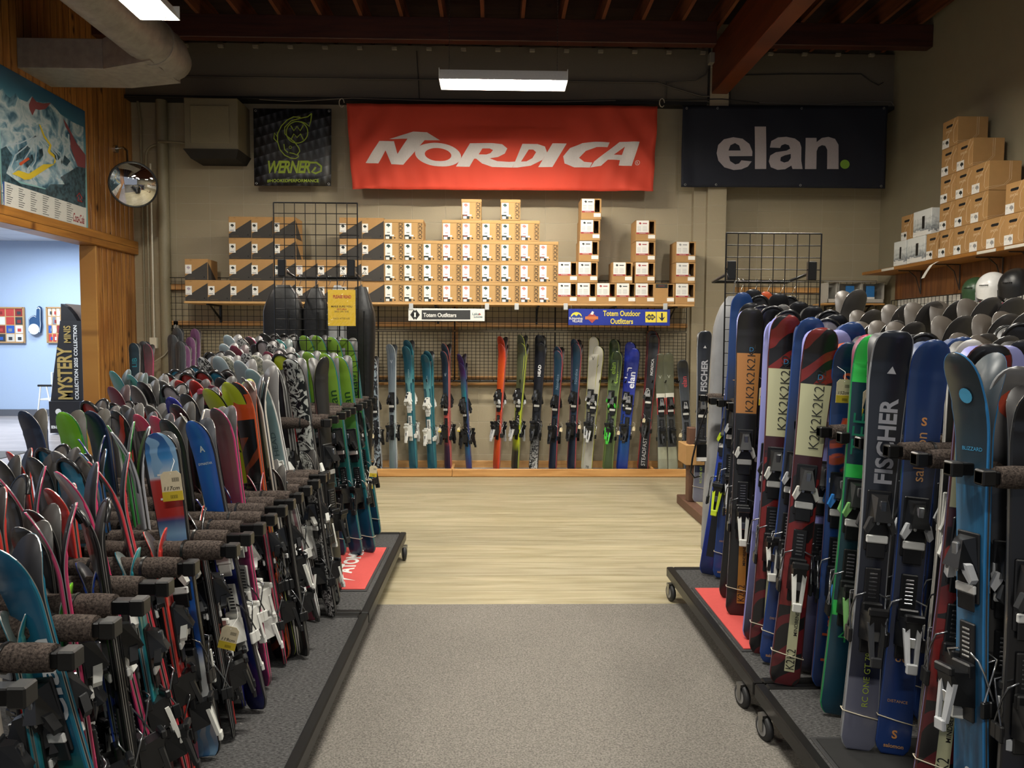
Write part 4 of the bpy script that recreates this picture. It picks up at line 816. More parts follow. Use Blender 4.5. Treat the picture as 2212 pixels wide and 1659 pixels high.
# small shelf at the recess
xa, xb = PY(1775, 655, 9.0).x, PY(1905, 655, 9.0).x; zz = PY(1840, 655, 8.95).z
t = thing('wall_shelf', 'small pale shelf in the back right corner carrying white trays', 'shelf', ((xa+xb)/2, 9.1, zz-.1)); part('board', MB().cbox(xa, min(xb, XR-.05), 8.93, YR-.06, zz-.02, zz, .003), M_PINEX, t)
for x in (xa+.15, XR-.25): part('bracket', bracket(x, 8.95, zz-.01, wall=YR), M_BLACK, t)
def tray(px, w_, label, blue):
    p = PY(px, 648, 8.96); t = thing('display_tray', label, 'box', (p.x+w_/2, 9.05, zz+.002), 'white display trays on the small shelf'); x = p.x; z0 = zz+.002; h = .25
    b = MB().box(x, x+w_, 8.96, 9.2, z0, z0+.006); b.box(x, x+w_, 8.96, 8.966, z0, z0+.05); b.box(x, x+.006, 8.96, 9.2, z0, z0+h); b.box(x+w_-.006, x+w_, 8.96, 9.2, z0, z0+h); b.box(x, x+w_, 9.19, 9.2, z0, z0+h)
    b.add([(x-.01, 8.93, z0+h), (x+w_+.01, 8.93, z0+h), (x+w_, 9.2, z0+h+.04), (x, 9.2, z0+h+.04)], [(0, 1, 2, 3)]); part('tray', b, mat('#b9b5ac', .6), t)
    if blue:
        for q in blue: part('blue_pack', MB().cbox(x+q, x+q+.10, 8.975, 9.0, z0+.05, z0+.21, .003), mat('#2a6fae', .5), t); part('white_strip', MB().box(x+q, x+q+.10, 8.972, 8.975, z0+.05, z0+.075), M_WHITE, t)
tray(1788, .115, 'plain brown fronted tray on the small corner shelf, left one', None); tray(1811, .28, 'white tray with a blue pack on the small corner shelf, middle', (.10,)); tray(1862, .27, 'white tray with a blue pack on the small corner shelf, right', (.06,))
grid(PY(1572, 700, 9.2).x+.15, XR-.04, 1.0, PY(1800, 606, 9.25).z, YR-.05, 'wire_grid', 'black wire grid in the back right corner recess')
a, c, d, e = prect(1590, 1790, 620, 634, 9.28); solo('wooden_rail', MB().cbox(a, c, YR-.025, YR, d, e, .002), M_PINEX, 'pine rail in the corner recess behind the right grid', 'rail')
# wooden stand behind the right rack
t = thing('wooden_stand', 'brown wooden display stand foot seen left of the grey bag', 'stand', (1.95, 6.6, 0)); M_BR = mat('#5e4030', .6, noise=.15, nscale=12)
p = PZ(1495, 1128, 0); q = PZ(1510, 1110, 0)
part('foot', MB().cbox(1.82, 1.92, 6.1, 7.3, 0, .09, .006), M_BR, t); part('post', MB().cbox(1.84, 1.92, 6.95, 7.05, .09, .8, .006), M_BR, t); part('carton', MB().cbox(1.80, 1.98, 6.9, 7.2, .45, .64, .004), CARD, t)
# ------------------------------------------------------------------ things in the blue room
def corkboard(x0, x1, y0, y1, label, seed):
    a, c, d, e = prect(x0, x1, y0, y1, 15.44); t = thing('cork_board', label, 'pin board', ((a+c)/2, 15.44, d)); Wd = mat('#b08a5c', .6)
    part('cork', MB().box(a, c, 15.45, 15.47, d, e), mat('#c29c6c', .8), t); b = MB(); b.box(a-.02, a+.01, 15.43, 15.47, d-.02, e+.02); b.box(c-.01, c+.02, 15.43, 15.47, d-.02, e+.02); b.box(a, c, 15.43, 15.47, d-.02, d+.01); b.box(a, c, 15.43, 15.47, e-.01, e+.02); part('frame', b, Wd, t)
    rnd = random.Random(seed); cols = ['#b8433d', '#2f58a8', '#d8d6d2', '#3a3c40', '#c9c2b6', '#7d8590', '#d9dcdf', '#8a2f2f']
    nx, ny = 4, 4
    for i in range(nx):
        for j in range(ny):
            ww = (c-a)/nx; hh = (e-d)/ny; b = MB().box(a+i*ww+.02, a+(i+1)*ww-.005, 15.444, 15.449, d+j*hh+.01, d+(j+1)*hh-.01); b.box(a+i*ww+.06, a+i*ww+.06+ww*.4, 15.441, 15.444, d+j*hh+.04, d+j*hh+hh*.6, 1)
            part('photo_print', b, [mat(rnd.choice(cols), .5), mat(rnd.choice(cols), .5)], t)
corkboard(-30, 52, 665, 739, 'cork pin board full of photo prints at the left frame edge', 1); corkboard(101, 140, 665, 739, 'cork pin board partly hidden behind the black cardboard display', 2)
t = thing('foam_finger', 'navy foam hand with raised pointing finger on the blue wall', 'foam hand', PY(75, 719, 15.4)); FO = [(62, 718), (61, 690), (66, 684), (72, 681), (79, 684), (80, 664), (84, 661), (88, 664), (88, 692), (89, 700), (87, 719)]
def sc(P, k, cx=75, cy=697): return [(cx+(x-cx)*k, cy+(y-cy)*k) for x, y in P]
for k, m, yy, nmn in ((1.0, mat('#1f3f66', .8), 15.40, 'foam'), (.93, mat('#dfe3e6', .8), 15.396, 'outline'), (.87, mat('#24486f', .8), 15.392, 'palm')):
    b = MB().prism([(PY(x, y, 15.4).x, PY(x, y, 15.4).z) for x, y in sc(FO, k)], yy, 15.44 if nmn == 'foam' else yy+.004); part(nmn, b, m, t)
b = MB().lathe([(.0, 0), (.11, .0)], 20, 0, M_face(PY(73, 711, 15.388), (0, -1, 0))); part('emblem', b, mat('#cfd6dc', .8), t)
# black cardboard display
Yd = 12.6; t = thing('cardboard_display', 'tall black cardboard display stand with gold lettering in the blue room', 'display stand', PZ(148, 935, 0)); f = lambda x, y, Y=Yd: (PY(x, y, Y).x, PY(x, y, Y).z)
b = MB().prism([f(132, 655), f(176, 659), f(176, 694), f(132, 694)][::-1], Yd+.12, Yd+.4); part('header', b, mat('#6d6058', .7), t)
b = MB().prism([f(132, 656), f(145, 663), f(158, 678), f(167, 693), f(132, 693)], Yd-.01, Yd+.12); part('side_wing', b, mat('#141214', .6), t)
b = MB().prism([f(131, 693), f(178, 693), f(180, 866), f(111, 866), f(118, 800), f(126, 740)], Yd-.02, Yd+.4); part('panel', b, mat('#232223', .5), t)
b = MB().prism([f(113, 866), f(179, 866), f(178, 934), f(116, 934)], Yd-.10, Yd+.4); part('base', b, mat('#18171a', .5), t)
b = MB(); kk = Yd/F
def TV(s_, cx, cy, L_, h_, m=0, **k):
    p = f(cx, cy); put_text(b, s_, lambda x, y: (p[0]-y, Yd-.026, p[1]+x), w_=L_*kk, h_=h_*kk, m=m, **k)
TV('MYSTERY', 142, 806, 112, 32, bold=.03); TV('MINIS', 147, 722, 36, 15, bold=.02); part('lettering', b, mat('#b09552', .5), t)
b = MB(); TV('COLLECTION 2025 COLLECTION', 166, 783, 158, 8, bold=.03); part('lettering', b, M_WHITE, t)
b = MB(); put_text(b, 'BE', lambda x, y: (f(128, 921)[0]+x, Yd-.106, f(128, 921)[1]+y), w_=.14, h_=.05, bold=.04); b.poly([(f(134, 888)[0]+.05*math.cos(a), f(134, 888)[1]+.05*math.sin(a)) for a in [i*PI/6 for i in range(12)]], Yd-.106); part('lettering', b, M_WHITE, t)
# folding chair
Yc = 14.6; t = thing('folding_chair', 'white framed folding chair with black armrest in the blue room', 'chair', PZ(98, 905, 0)); g = lambda x, y, d=0: PY(x, y, Yc+d)
for d in (0, .45):
    b = MB().tube([g(82, 892, d), g(88, 832, d)], .014, 6); b.tube([g(112, 892, d), g(100, 832, d)], .014, 6); part('leg', b, M_WHITE, t)
    part('armrest', MB().tube([g(82, 833, d), g(112, 833, d)], .022, 6), M_BLACK, t)
part('seat', MB().cbox(g(82, 860).x, g(112, 860).x, Yc, Yc+.45, .40, .43, .006), mat('#c9ccd0', .7), t); part('backrest', MB().cbox(g(110, 840).x, g(114, 840).x, Yc, Yc+.45, .45, .95, .006), mat('#c9ccd0', .7), t)
p = PZ(60, 965, 0); solo('floor_mat', MB().cbox(-8.6, -6.6, 9.3, 10.6, .002, .012, .003), mat('#5b5856', .9), 'dark grey floor mat in the blue room behind the left rack', 'mat')
# ------------------------------------------------------------------ skis
def skimat(name, stops, interp='LINEAR', pat=None, mask=None, rough=.28):
    t = NT('topsheet_'+name); tc = t.node('ShaderNodeTexCoord'); sp = t.node('ShaderNodeSeparateXYZ'); t.l(tc.outputs['Generated'], sp.inputs[0])
    so = t.node('ShaderNodeSeparateXYZ'); t.l(tc.outputs['Object'], so.inputs[0])
    r = t.ramp(stops, interp); t.l(sp.outputs[2], r.inputs[0]); col = r.outputs[0]
    if pat:
        kind, c2 = pat[0], pat[1]; p = pat[2:] 
        if kind == 'bands':
            wv = t.node('ShaderNodeTexNoise', i_Scale=6.0, i_Detail=1); t.l(tc.outputs['Object'], wv.inputs['Vector'])
            v = t.math('SINE', t.math('ADD', t.math('ADD', t.math('MULTIPLY', so.outputs[2], 46), t.math('MULTIPLY', so.outputs[0], -42)), t.math('MULTIPLY', wv.outputs['Fac'], 9)))
            f = t.math('GREATER_THAN', v, p[0] if p else .05)
        elif kind == 'streak':
            mp = t.node('ShaderNodeMapping'); mp.inputs['Scale'].default_value = (40, 1, 3); t.l(tc.outputs['Object'], mp.inputs[0])
            nz = t.node('ShaderNodeTexNoise', i_Scale=1.0, i_Detail=5); t.l(mp.outputs[0], nz.inputs['Vector']); rr = t.ramp([(.42, 0.0), (.62, 1.0)]); t.l(nz.outputs['Fac'], rr.inputs[0]); f = rr.outputs[0]
        elif kind == 'cloud':
            nz = t.node('ShaderNodeTexNoise', i_Scale=p[0] if p else 14, i_Detail=4, i_Distortion=2.5); t.l(tc.outputs['Object'], nz.inputs['Vector']); rr = t.ramp([(.47, 0.0), (.53, 1.0)]); t.l(nz.outputs['Fac'], rr.inputs[0]); f = rr.outputs[0]
        elif kind == 'swirl':
            nz = t.node('ShaderNodeTexWave', i_Scale=p[0] if p else 5, i_Distortion=9, i_Detail=2); t.l(tc.outputs['Object'], nz.inputs['Vector']); rr = t.ramp([(.45, 0.0), (.55, 1.0)]); t.l(nz.outputs['Fac'], rr.inputs[0]); f = rr.outputs[0]
        if mask:
            mr = t.ramp(mask, 'CONSTANT'); t.l(sp.outputs[2], mr.inputs[0]); f = t.math('MULTIPLY', f, mr.outputs[0])
        col = t.mix(f, col, c2)
    t.color(col); t.b.inputs['Roughness'].default_value = rough; t.b.inputs['Coat Weight'].default_value = .3; t.b.inputs['Coat Roughness'].default_value = .15
    return t.m
TH = .009
def curl(z, L, tl, th): return 0 if z < L-tl else th*((z-(L-tl))/tl)**1.9
def ski_mesh(L, w_, d):
    tl = d.get('tl', .20)*min(1, L/1.5); th = d.get('th', .052)*min(1, L/1.5); wst = w_*d.get('waist', .78); b = MB()
    zs = [0, .006, .018, .04, .10, .2*L, .32*L, .44*L, .56*L, .66*L, .76*L, .82*L]; z = max(.84*L, L-tl)
    k = 9
    for i in range(k): zs.append(z+(L-.045-z)*i/k)
    zs += [L-.045, L-.028, L-.014, L-.005, L]
    sq = d.get('tip', 2.2)
    def W(z):
        u = z/L; base = wst+(w_*.94-wst)*max(0, (.44-u)/.44)**1.6+(w_-wst)*max(0, (u-.44)/.44)**1.7
        if u > .88: base = min(base, w_)
        if z < .045: base *= (1-.38*((.045-z)/.045)**2.2)
        e = .085
        if z > L-e: base *= max(.0, 1-((z-(L-e))/e)**sq)**(1/sq) if z < L else .12
        return max(base, .012)
    vs = []
    for z in zs:
        h = W(z)/2; c = -curl(z, L, tl, th); t_ = TH*(.65 if z > L-tl*.6 or z < .1 else 1)
        i = min(.004, h*.3)
        vs += [(-h+i, c-t_, z), (-h, c-t_+.0025, z), (-h, c-.002, z), (-h, c, z), (h, c, z), (h, c-.002, z), (h, c-t_+.0025, z), (h-i, c-t_, z)]
    fs = []; ms = []; n = 8; mi = [1, 1, 3, 2, 3, 1, 1, 0]
    for j in range(len(zs)-1):
        for k in range(n):
            fs.append((j*n+k, (j+1)*n+k, (j+1)*n+(k+1) % n, j*n+(k+1) % n)); ms.append(mi[k])
    b.v += vs; b.f += fs; b.m += ms; b.sm += [True if q in (0, 2) else False for q in ms]
    b.add([], []); b.f.append(tuple(range(n))); b.m.append(3); b.sm.append(False); o = (len(zs)-1)*n; b.f.append(tuple(range(o, o+n))[::-1]); b.m.append(3); b.sm.append(False)
    if d.get('cap'):   # moulded tip protector
        h0 = len(b.v)
        pts = [(math.sin(a)*w_*.5, -curl(L-.05+math.cos(a)*.05, L, tl, th)-TH*.6, L-.055+math.cos(a)*.053) for a in [PI*(-.5+k/10) for k in range(11)]]
        b.tube(pts, .008, 6, 4)
    return b, W, tl, th
def bind_mesh(kind, col, acc, met):
    b = MB(); s = 1
    if kind == 'toe':
        b.cbox(-.036, .036, -.008, 0, -.085, .085, .003, 0)
        # sloping housing
        P = [(.036, .075), (.030, .10), (-.030, .10), (-.036, .075)]
        vs = [(-.026, 0, .075), (.026, 0, .075), (.034, 0, -.01), (-.034, 0, -.01), (-.014, -.030, .068), (.014, -.030, .068), (.027, -.056, .004), (-.027, -.056, .004)]
        b.add([(x, y-.008, z) for x, y, z in vs], [(4, 5, 1, 0), (5, 6, 2, 1), (6, 7, 3, 2), (7, 4, 0, 3), (7, 6, 5, 4)], 0)
        b.cbox(-.010, .010, -.052, -.020, .03, .062, .003, 2)                     # indicator window
        for sx in (-1, 1):                                                       # wings
            vs = [(sx*.012, -.050, .022), (sx*.034, -.046, .012), (sx*.046, -.040, -.022), (sx*.036, -.038, -.034), (sx*.022, -.046, -.008)]
            lo = [(x, y+.022, z) for x, y, z in vs]; b.add(vs+lo, [(0, 1, 2, 3, 4), (9, 8, 7, 6, 5)]+[(i, i+5, (i+1) % 5+5, (i+1) % 5) for i in range(5)], 1)
            b.tube([(sx*.016, -.058, .0), (sx*.016, -.060, .0)], .005, 8, 2)
        b.cbox(-.032, .032, -.018, -.008, -.062, -.040, .003, 3)                  # sliding plate, pale bar
        b.cbox(-.028, .028, -.014, -.008, -.105, -.062, .003, 0)
    else:
        b.cbox(-.024, .024, -.010, 0, -.11, .13, .003, 0)                         # track
        for k in range(7): b.cbox(-.012, .012, -.0125, -.010, .045+k*.011, .050+k*.011, .001, 2)
        b.cbox(-.030, .030, -.030, -.008, .0, .036, .004, 0)                      # heel pad
        vs = [(-.030, 0, .012), (.030, 0, .012), (.030, 0, -.070), (-.030, 0, -.070), (-.024, -.075, .022), (.024, -.075, .022), (.018, -.058, -.062), (-.018, -.058, -.062)]
        b.add([(x, y-.008, z) for x, y, z in vs], [(4, 5, 1, 0), (5, 6, 2, 1), (6, 7, 3, 2), (7, 4, 0, 3), (7, 6, 5, 4)], 0)
        b.cbox(-.029, .029, -.088, -.070, .012, .034, .004, 0)                    # heel cup
        # lever with forked end
        for sx in (-1, 1):
            vs = [(sx*.010, -.078, -.005), (sx*.026, -.072, -.01), (sx*.017, -.092, -.105), (sx*.006, -.094, -.10)]; lo = [(x, y+.012, z) for x, y, z in vs]
            b.add(vs+lo, [(0, 1, 2, 3), (7, 6, 5, 4)]+[(i, i+4, (i+1) % 4+4, (i+1) % 4) for i in range(4)], 1)
        b.cbox(-.016, .016, -.098, -.084, -.125, -.096, .003, 1)
        b.cbox(-.010, .010, -.080, -.068, -.058, -.030, .002, 2)
        for sx in (-1, 1):                                                       # brake arms
            b.tube([(sx*.020, -.014, .06), (sx*.050, -.020, .05), (sx*.054, -.004, .02), (sx*.055, .028, -.055)], .0028, 5, 2)
            b.cbox(sx*.055-.006, sx*.055+.006, .010, .034, -.085, -.045, .003, 0)
            b.tube([(sx*.02, -.055, -.02), (sx*.022, -.055, -.02)], .006, 8, 2)
    return b.mesh(kind+'_piece', [mat(col, .3), mat(acc, .35), mat(met, .2, .9), mat('#d6d6d2' if kind == 'toe' else col, .4)])
BST = {'black': ('#17181a', '#1f2022', '#8d8f92'), 'bw': ('#17181a', '#d2d2cb', '#77797c'), 'white': ('#cfcfc9', '#dadad5', '#5d5f62'), 'silver': ('#191a1c', '#b7b9bb', '#c9cbcd'),
       'green': ('#17191a', '#44b83c', '#9a9c9f'), 'lime': ('#17181a', '#b9cf2c', '#6b6d70'), 'blue': ('#16181c', '#2f78c0', '#b8babd'), 'smoke': ('#1b1b1c', '#303133', '#6f7174'), 'jade': ('#181b1a', '#6fa35f', '#9a9c9f')}
_bm = {}
def bind(style, kind):
    if (style, kind) not in _bm: _bm[(style, kind)] = bind_mesh(kind, *BST[style])
    return _bm[(style, kind)]
K2T = [('K2', .865-.045*i, .22, .060, 'v', '#22221f', -.01) for i in range(5)]
DS = {  # desc, stops tail->tip, interp, pattern, mask, side, base, width, binding, text
 'lime': dict(desc='lime to teal', st=[(0, '#0c2743'), (.2, '#123f58'), (.45, '#1d5c58'), (.62, '#3f7339'), (.8, '#668c2e'), (1, '#7ea13a')], side='#1a6a6e', base='#474645', w=.118, bd='black', tx=[('elan', .76, .0, .15, 'v', '#1d4023', .0)], tl=.24),
 'pattern': dict(desc='black and white patterned', st=[(0, '#6e6f69'), (.45, '#55565a'), (.52, '#3a2f36'), (.6, '#b0b1ab'), (1, '#b9bab4')], pat=('cloud', '#17171a', 16), side='#2b2b2d', base='#3d3c3c', w=.12, bd='bw', tx=[]),
 'xt': dict(desc='yellow, black and red', st=[(0, '#202022'), (.62, '#202022'), (.64, '#b2262a'), (.78, '#1b1b1d'), (.86, '#1b1b1d'), (.88, '#b9c52a'), (1, '#b9c52a')], it='CONSTANT', side='#1c1c1d', base='#3a3a3a', w=.115, bd='bw', cap=1, tx=[('XT TEAM', .80, 0, .10, 'v', '#e3e3dd', .03)]),
 'paleblue': dict(desc='pale blue and pink', st=[(0, '#8d3048'), (.22, '#b63a58'), (.38, '#c7949c'), (.55, '#8fa5ab'), (.8, '#7fa0a6'), (1, '#8aa7ab')], side='#c4c4c2', base='#5d5b5a', w=.115, bd='white', tx=[('HEAD', .70, 0, .12, 'v', '#4f6b72', 0)], tl=.36, th=.085),
 'silverblue': dict(desc='silver blue', st=[(0, '#7c8b92'), (1, '#93a3a8')], side='#a9adae', base='#6a6867', w=.11, bd='white', tx=[('Λ', .86, 0, .03, 'h', '#b5524c', .02)], tl=.24),
 'floral': dict(desc='white floral tipped grey', st=[(0, '#6d7070'), (.85, '#777a78'), (.9, '#cfcbb2'), (1, '#d6d2bb')], pat=('cloud', '#8d8f80', 30), side='#b7b7b2', base='#605e5d', w=.11, bd='white', tx=[]),
 'yellow': dict(desc='bright yellow', st=[(0, '#1c1d1d'), (.42, '#1c1d1d'), (.5, '#a9b529'), (1, '#b6c22c')], it='CONSTANT', side='#1a1a1a', base='#9aa62a', w=.12, bd='bw', tx=[('VOLKL', .70, 0, .035, 'h', '#202418', .03), ('XX', .77, 0, .05, 'h', '#1b1d12', .03)], tl=.3, th=.075),
 'orangev': dict(desc='orange and black', st=[(0, '#1b1a19'), (.86, '#c84e20'), (.95, '#232120')], it='CONSTANT', pat=('bands', '#7a3a20', .6), mask=[(0, 1.0), (.8, 0.0)], side='#b24a25', base='#4a2a20', w=.11, bd='bw', tx=[]),
 'comp': dict(desc='royal blue and red', st=[(0, '#141a4a'), (.45, '#15205e'), (.62, '#b5352f'), (.66, '#c9c6c0'), (.67, '#1f55a8'), (1, '#2257aa')], it='CONSTANT', side='#1b1c22', base='#2c2f36', w=.105, bd='white', tx=[('COMP', .635, 0, .075, 'h', '#1b2458', .04), ('DYNASTAR', .85, 0, .065, 'h', '#c3cbd6', .02), ('A', .90, 0, .025, 'h', '#c3cbd6', .03)]),
 'kids': dict(desc='white, blue and red junior', st=[(0, '#3f7db4'), (.08, '#b9c3c9'), (.28, '#c2c6c4'), (.34, '#1b4f9a'), (.63, '#2257a4'), (.69, '#7fa6c6'), (.73, '#3f4f7a'), (.745, '#a8322c'), (.855, '#ac352e'), (.865, '#b9c8d2'), (.92, '#3f86c0'), (1, '#15306a')], it='LINEAR', pat=('swirl', '#7fa6c6', 7), mask=[(0, 1.0), (.12, 0.0), (.865, 1.0)], side='#151516', base='#1e1e1f', w=.118, bd='bw', tx=[('head', .835, -.1, .09, 'v', '#d9d7d2', .03)], tl=.14, th=.03, tip=2.4),
 'purple': dict(desc='magenta and plum', st=[(0, '#5a2450'), (.5, '#7a2c56'), (.8, '#6e3a3e'), (1, '#3b3436')], side='#b23a66', base='#3d3b3b', w=.105, bd='white', tx=[]),
 'maroon': dict(desc='dark maroon', st=[(0, '#3a1a1e'), (.6, '#5e2030'), (1, '#6c2438')], side='#59242c', base='#4a3a3c', w=.105, bd='black', tx=[]),
 'red': dict(desc='bright red', st=[(0, '#641416'), (.5, '#94201f'), (1, '#9e2723')], side='#c43a33', base='#3b3434', w=.105, bd='bw', tx=[('RTM', .6, 0, .1, 'v', '#d9d5d0', .02)]),
 'redcap': dict(desc='black-capped red', st=[(0, '#641416'), (1, '#a32a26')], side='#1b1b1b', base='#4a4644', w=.115, bd='black', cap=1, tx=[]),
 'bluecap': dict(desc='black-capped turquoise', st=[(0, '#123c56'), (1, '#2280a0')], side='#1b1b1b', base='#4a4644', w=.115, bd='black', cap=1, tx=[]),
 'whitecap': dict(desc='black-capped off-white', st=[(0, '#8d8a88'), (1, '#b9b1b1')], side='#1b1b1b', base='#5a5654', w=.115, bd='white', cap=1, tx=[]),
 'pinkcap': dict(desc='pink-tipped black', st=[(0, '#1c1b1d'), (.9, '#242225'), (.93, '#c23f5c'), (1, '#d8b3b3')], it='CONSTANT', side='#a3324a', base='#38373a', w=.10, bd='black', tx=[]),
 'teal': dict(desc='mint teal', st=[(0, '#1e5a5e'), (.6, '#2f7f7d'), (1, '#5b9d95')], side='#1f6d7c', base='#4f5a58', w=.10, bd='black', tx=[]),
 'black': dict(desc='glossy black', st=[(0, '#1a1a1b'), (1, '#232324')], side='#151516', base='#3f3d3b', w=.11, bd='black', tx=[]),
 'blackcap': dict(desc='black-capped dark', st=[(0, '#1a1a1b'), (1, '#2b2b2d')], side='#151516', base='#3f3d3b', w=.11, bd='black', cap=1, tx=[]),
 'graff': dict(desc='black and white scribbled', st=[(0, '#c9c9c5'), (1, '#c9c9c5')], pat=('cloud', '#151518', 32), side='#151516', base='#3f3d3b', w=.11, bd='bw', tx=[]),
 'grey': dict(desc='plain grey', st=[(0, '#4b4a49'), (1, '#5f5d5b')], side='#a8a6a2', base='#5a5856', w=.11, bd='bw', tx=[]),
 'whitetip': dict(desc='white-tipped charcoal', st=[(0, '#1e1e20'), (.90, '#303030'), (.93, '#d5d2cc'), (1, '#dcd9d2')], it='CONSTANT', side='#cbc8c0', base='#4d4b48', w=.11, bd='white', tx=[]),
 'navy': dict(desc='dark navy', st=[(0, '#101c30'), (1, '#14243c')], side='#22304a', base='#55524d', w=.105, bd='black', tx=[('J', .83, 0, .05, 'h', '#9db03a', .0)]),
 'leaf': dict(desc='leaf green', st=[(0, '#136a3c'), (.5, '#2f9a35'), (.8, '#69ab2d'), (1, '#7cc02f')], side='#2c7a35', base='#55524d', w=.112, bd='black', tx=[('elan', .68, 0, .14, 'v', '#15401d', .02), ('L', .84, 0, .05, 'h', '#15401d', .0)], tl=.24),
 'blueviolet': dict(desc='blue violet', st=[(0, '#1a1b4a'), (.8, '#24287c'), (1, '#2a2f8d')], side='#3237a0', base='#3b3b42', w=.10, bd='bw', tx=[]),
 'pinkedge': dict(desc='pink-edged pale', st=[(0, '#c9b9a9'), (.5, '#b8717e'), (1, '#26262a')], pat=('cloud', '#d7c7b9', 22), mask=[(0, 1.0), (.7, 0.0)], side='#b3395f', base='#28282b', w=.095, bd='bw', tx=[], tl=.28, th=.075),
 'rededge': dict(desc='red-edged dark', st=[(0, '#8f2440'), (.5, '#3b2d38'), (1, '#34373b')], side='#c33b45', base='#303236', w=.095, bd='black', tx=[('MN', .6, 0, .05, 'v', '#c34a44', 0)], tl=.28, th=.075),
 'master': dict(desc='white lettered navy and pink', st=[(0, '#2c1c30'), (.5, '#3a2440'), (.8, '#b9b5ba'), (1, '#9ea0a4')], side='#c43a66', base='#2c2c30', w=.10, bd='bw', tx=[('MASTER', .62, 0, .24, 'v', '#d8d4cf', .04)], tl=.26, th=.07),
 'atomic': dict(desc='pale-tipped blue', st=[(0, '#1d3c62'), (.8, '#255c93'), (.86, '#b8b9a4'), (1, '#c2c3ae')], it='LINEAR', side='#2a5f96', base='#2c2c30', w=.105, bd='black', tx=[('A', .92, 0, .04, 'h', '#3a3930', .0)]),
 'whiteblack': dict(desc='white and black curved', st=[(0, '#242528'), (.6, '#3a3b40'), (.8, '#c9cacc'), (1, '#d2d2d2')], pat=('swirl', '#23242a', 4), mask=[(0, 0.0), (.8, 1.0)], side='#9fa1a6', base='#26262a', w=.10, bd='bw', tx=[], tl=.28, th=.075),
 'elanblue': dict(desc='deep teal blue', st=[(0, '#4b8a2a'), (.35, '#2f7a4a'), (.5, '#0f4660'), (.8, '#12506c'), (1, '#1a5876')], side='#135a70', base='#26262a', w=.13, bd='black', tx=[('elan', .66, .2, .20, 'v', '#c7ccd0', .02), ('100', .56, -.1, .05, 'h', '#2f86b4', .0)], tl=.26, th=.07),
 'blackred': dict(desc='black and red striped', st=[(0, '#1b1b1c'), (1, '#1b1b1c')], pat=('bands', '#b33a28', .55), side='#1b1b1c', base='#2c2c30', w=.10, bd='black', tx=[]),
 'maxred': dict(desc='red and white lettered', st=[(0, '#a42a28'), (.6, '#a42a28'), (1, '#202022')], side='#b8332e', base='#2c2c30', w=.095, bd='black', tx=[('MAX', .16, 0, .2, 'v', '#d4d0ca', .04)]),
 'bluewhite': dict(desc='blue and white', st=[(0, '#1b2c6e'), (.4, '#2441a0'), (.6, '#c4c9d4'), (.7, '#2441a0'), (1, '#20202a')], side='#2a479f', base='#2c2c30', w=.10, bd='white', tx=[]),
 'cream': dict(desc='cream', st=[(0, '#a89f96'), (1, '#b9b0a4')], side='#c9c2b4', base='#2c2c30', w=.11, bd='bw', tx=[]),
 'rosspurple': dict(desc='lilac', st=[(0, '#6c4468'), (1, '#7d5276')], pat=('streak', '#5c3a5c'), side='#8d8688', base='#4a4246', w=.125, bd='white', tx=[('V', .82, 0, .05, 'h', '#c2b4bf', .0)], th=.03),
 'rossgrey': dict(desc='smoke grey', st=[(0, '#3e4144'), (1, '#4c4f52')], pat=('streak', '#33363a'), side='#6d6d70', base='#33363a', w=.13, bd='black', tx=[], th=.03),
 'darkteal': dict(desc='dark teal', st=[(0, '#123a44'), (1, '#1d2d34')], side='#8d8d8d', base='#33363a', w=.13, bd='black', tx=[('LIB', .86, 0, .10, 'v', '#2c8a9a', 0)], th=.03),
 # right rack
 'k2brown': dict(desc='black with tan panel', st=[(0, '#1d1d1e'), (.655, '#2b2c2e'), (.657, '#a5713f'), (.85, '#a5713f'), (.852, '#242322'), (1, '#1d1c1c')], it='CONSTANT', side='#2b2422', base='#8a8fc0', w=.128, waist=.80, bd='bw', band=1,
   tx=K2T+[('D', .868, .22, .022, 'h', '#2f6e98', 0)], pan=('#9a6a2c', .04, .26), tip=2.6),
 'k2red': dict(desc='black and red with cream panel', st=[(0, '#5a1a20'), (.22, '#74201f'), (.5, '#7a2221'), (.58, '#3c1c22'), (.64, '#382022'), (.642, '#b7b692'), (.84, '#b7b692'), (.842, '#74231f'), (1, '#7a2421')], it='CONSTANT', pat=('bands', '#1b191a', .0), mask=[(0, 1.0), (.22, 0.0), (.40, 1.0), (.60, 0.0), (.842, 1.0)], side='#47201f', base='#7c7cb8', w=.133, waist=.80, bd='bw', band=1,
   tx=K2T+[('D', .865, .22, .022, 'h', '#2f6e98', 0)], pan=('#b7b692', .04, .24), tip=2.6),
 'distance': dict(desc='dark and medium blue', st=[(0, '#1f3a74'), (.22, '#1c2f5c'), (.3, '#1a2238'), (.6, '#232733'), (.66, '#2b2f3c'), (.78, '#1e3562'), (1, '#1d3866')], side='#1f3c78', base='#1e3560', w=.125, bd='silver', band=1,
   tx=[('salomon', .72, -.05, .17, 'v', '#b98a5c', .0), ('S', .805, .02, .03, 'h', '#c98a52', .03), ('80', .235, 0, .03, 'h', '#b78a5c', .0), ('DISTANCE', .13, 0, .065, 'h', '#b78a5c', .0), ('salomon', .022, 0, .065, 'h', '#b98a5c', .02), ('S', .05, 0, .03, 'h', '#c98a52', .03)]),
 'fischer': dict(desc='charcoal and grey with white lettering', st=[(0, '#6e7080'), (.10, '#5f6172'), (.17, '#565868'), (.175, '#151b30'), (.5, '#1d2028'), (.7, '#24272e'), (1, '#191d26')], it='LINEAR', side='#8d8f92', base='#1c1c1f', w=.132, waist=.76, bd='smoke', band=1, tip=3.0,
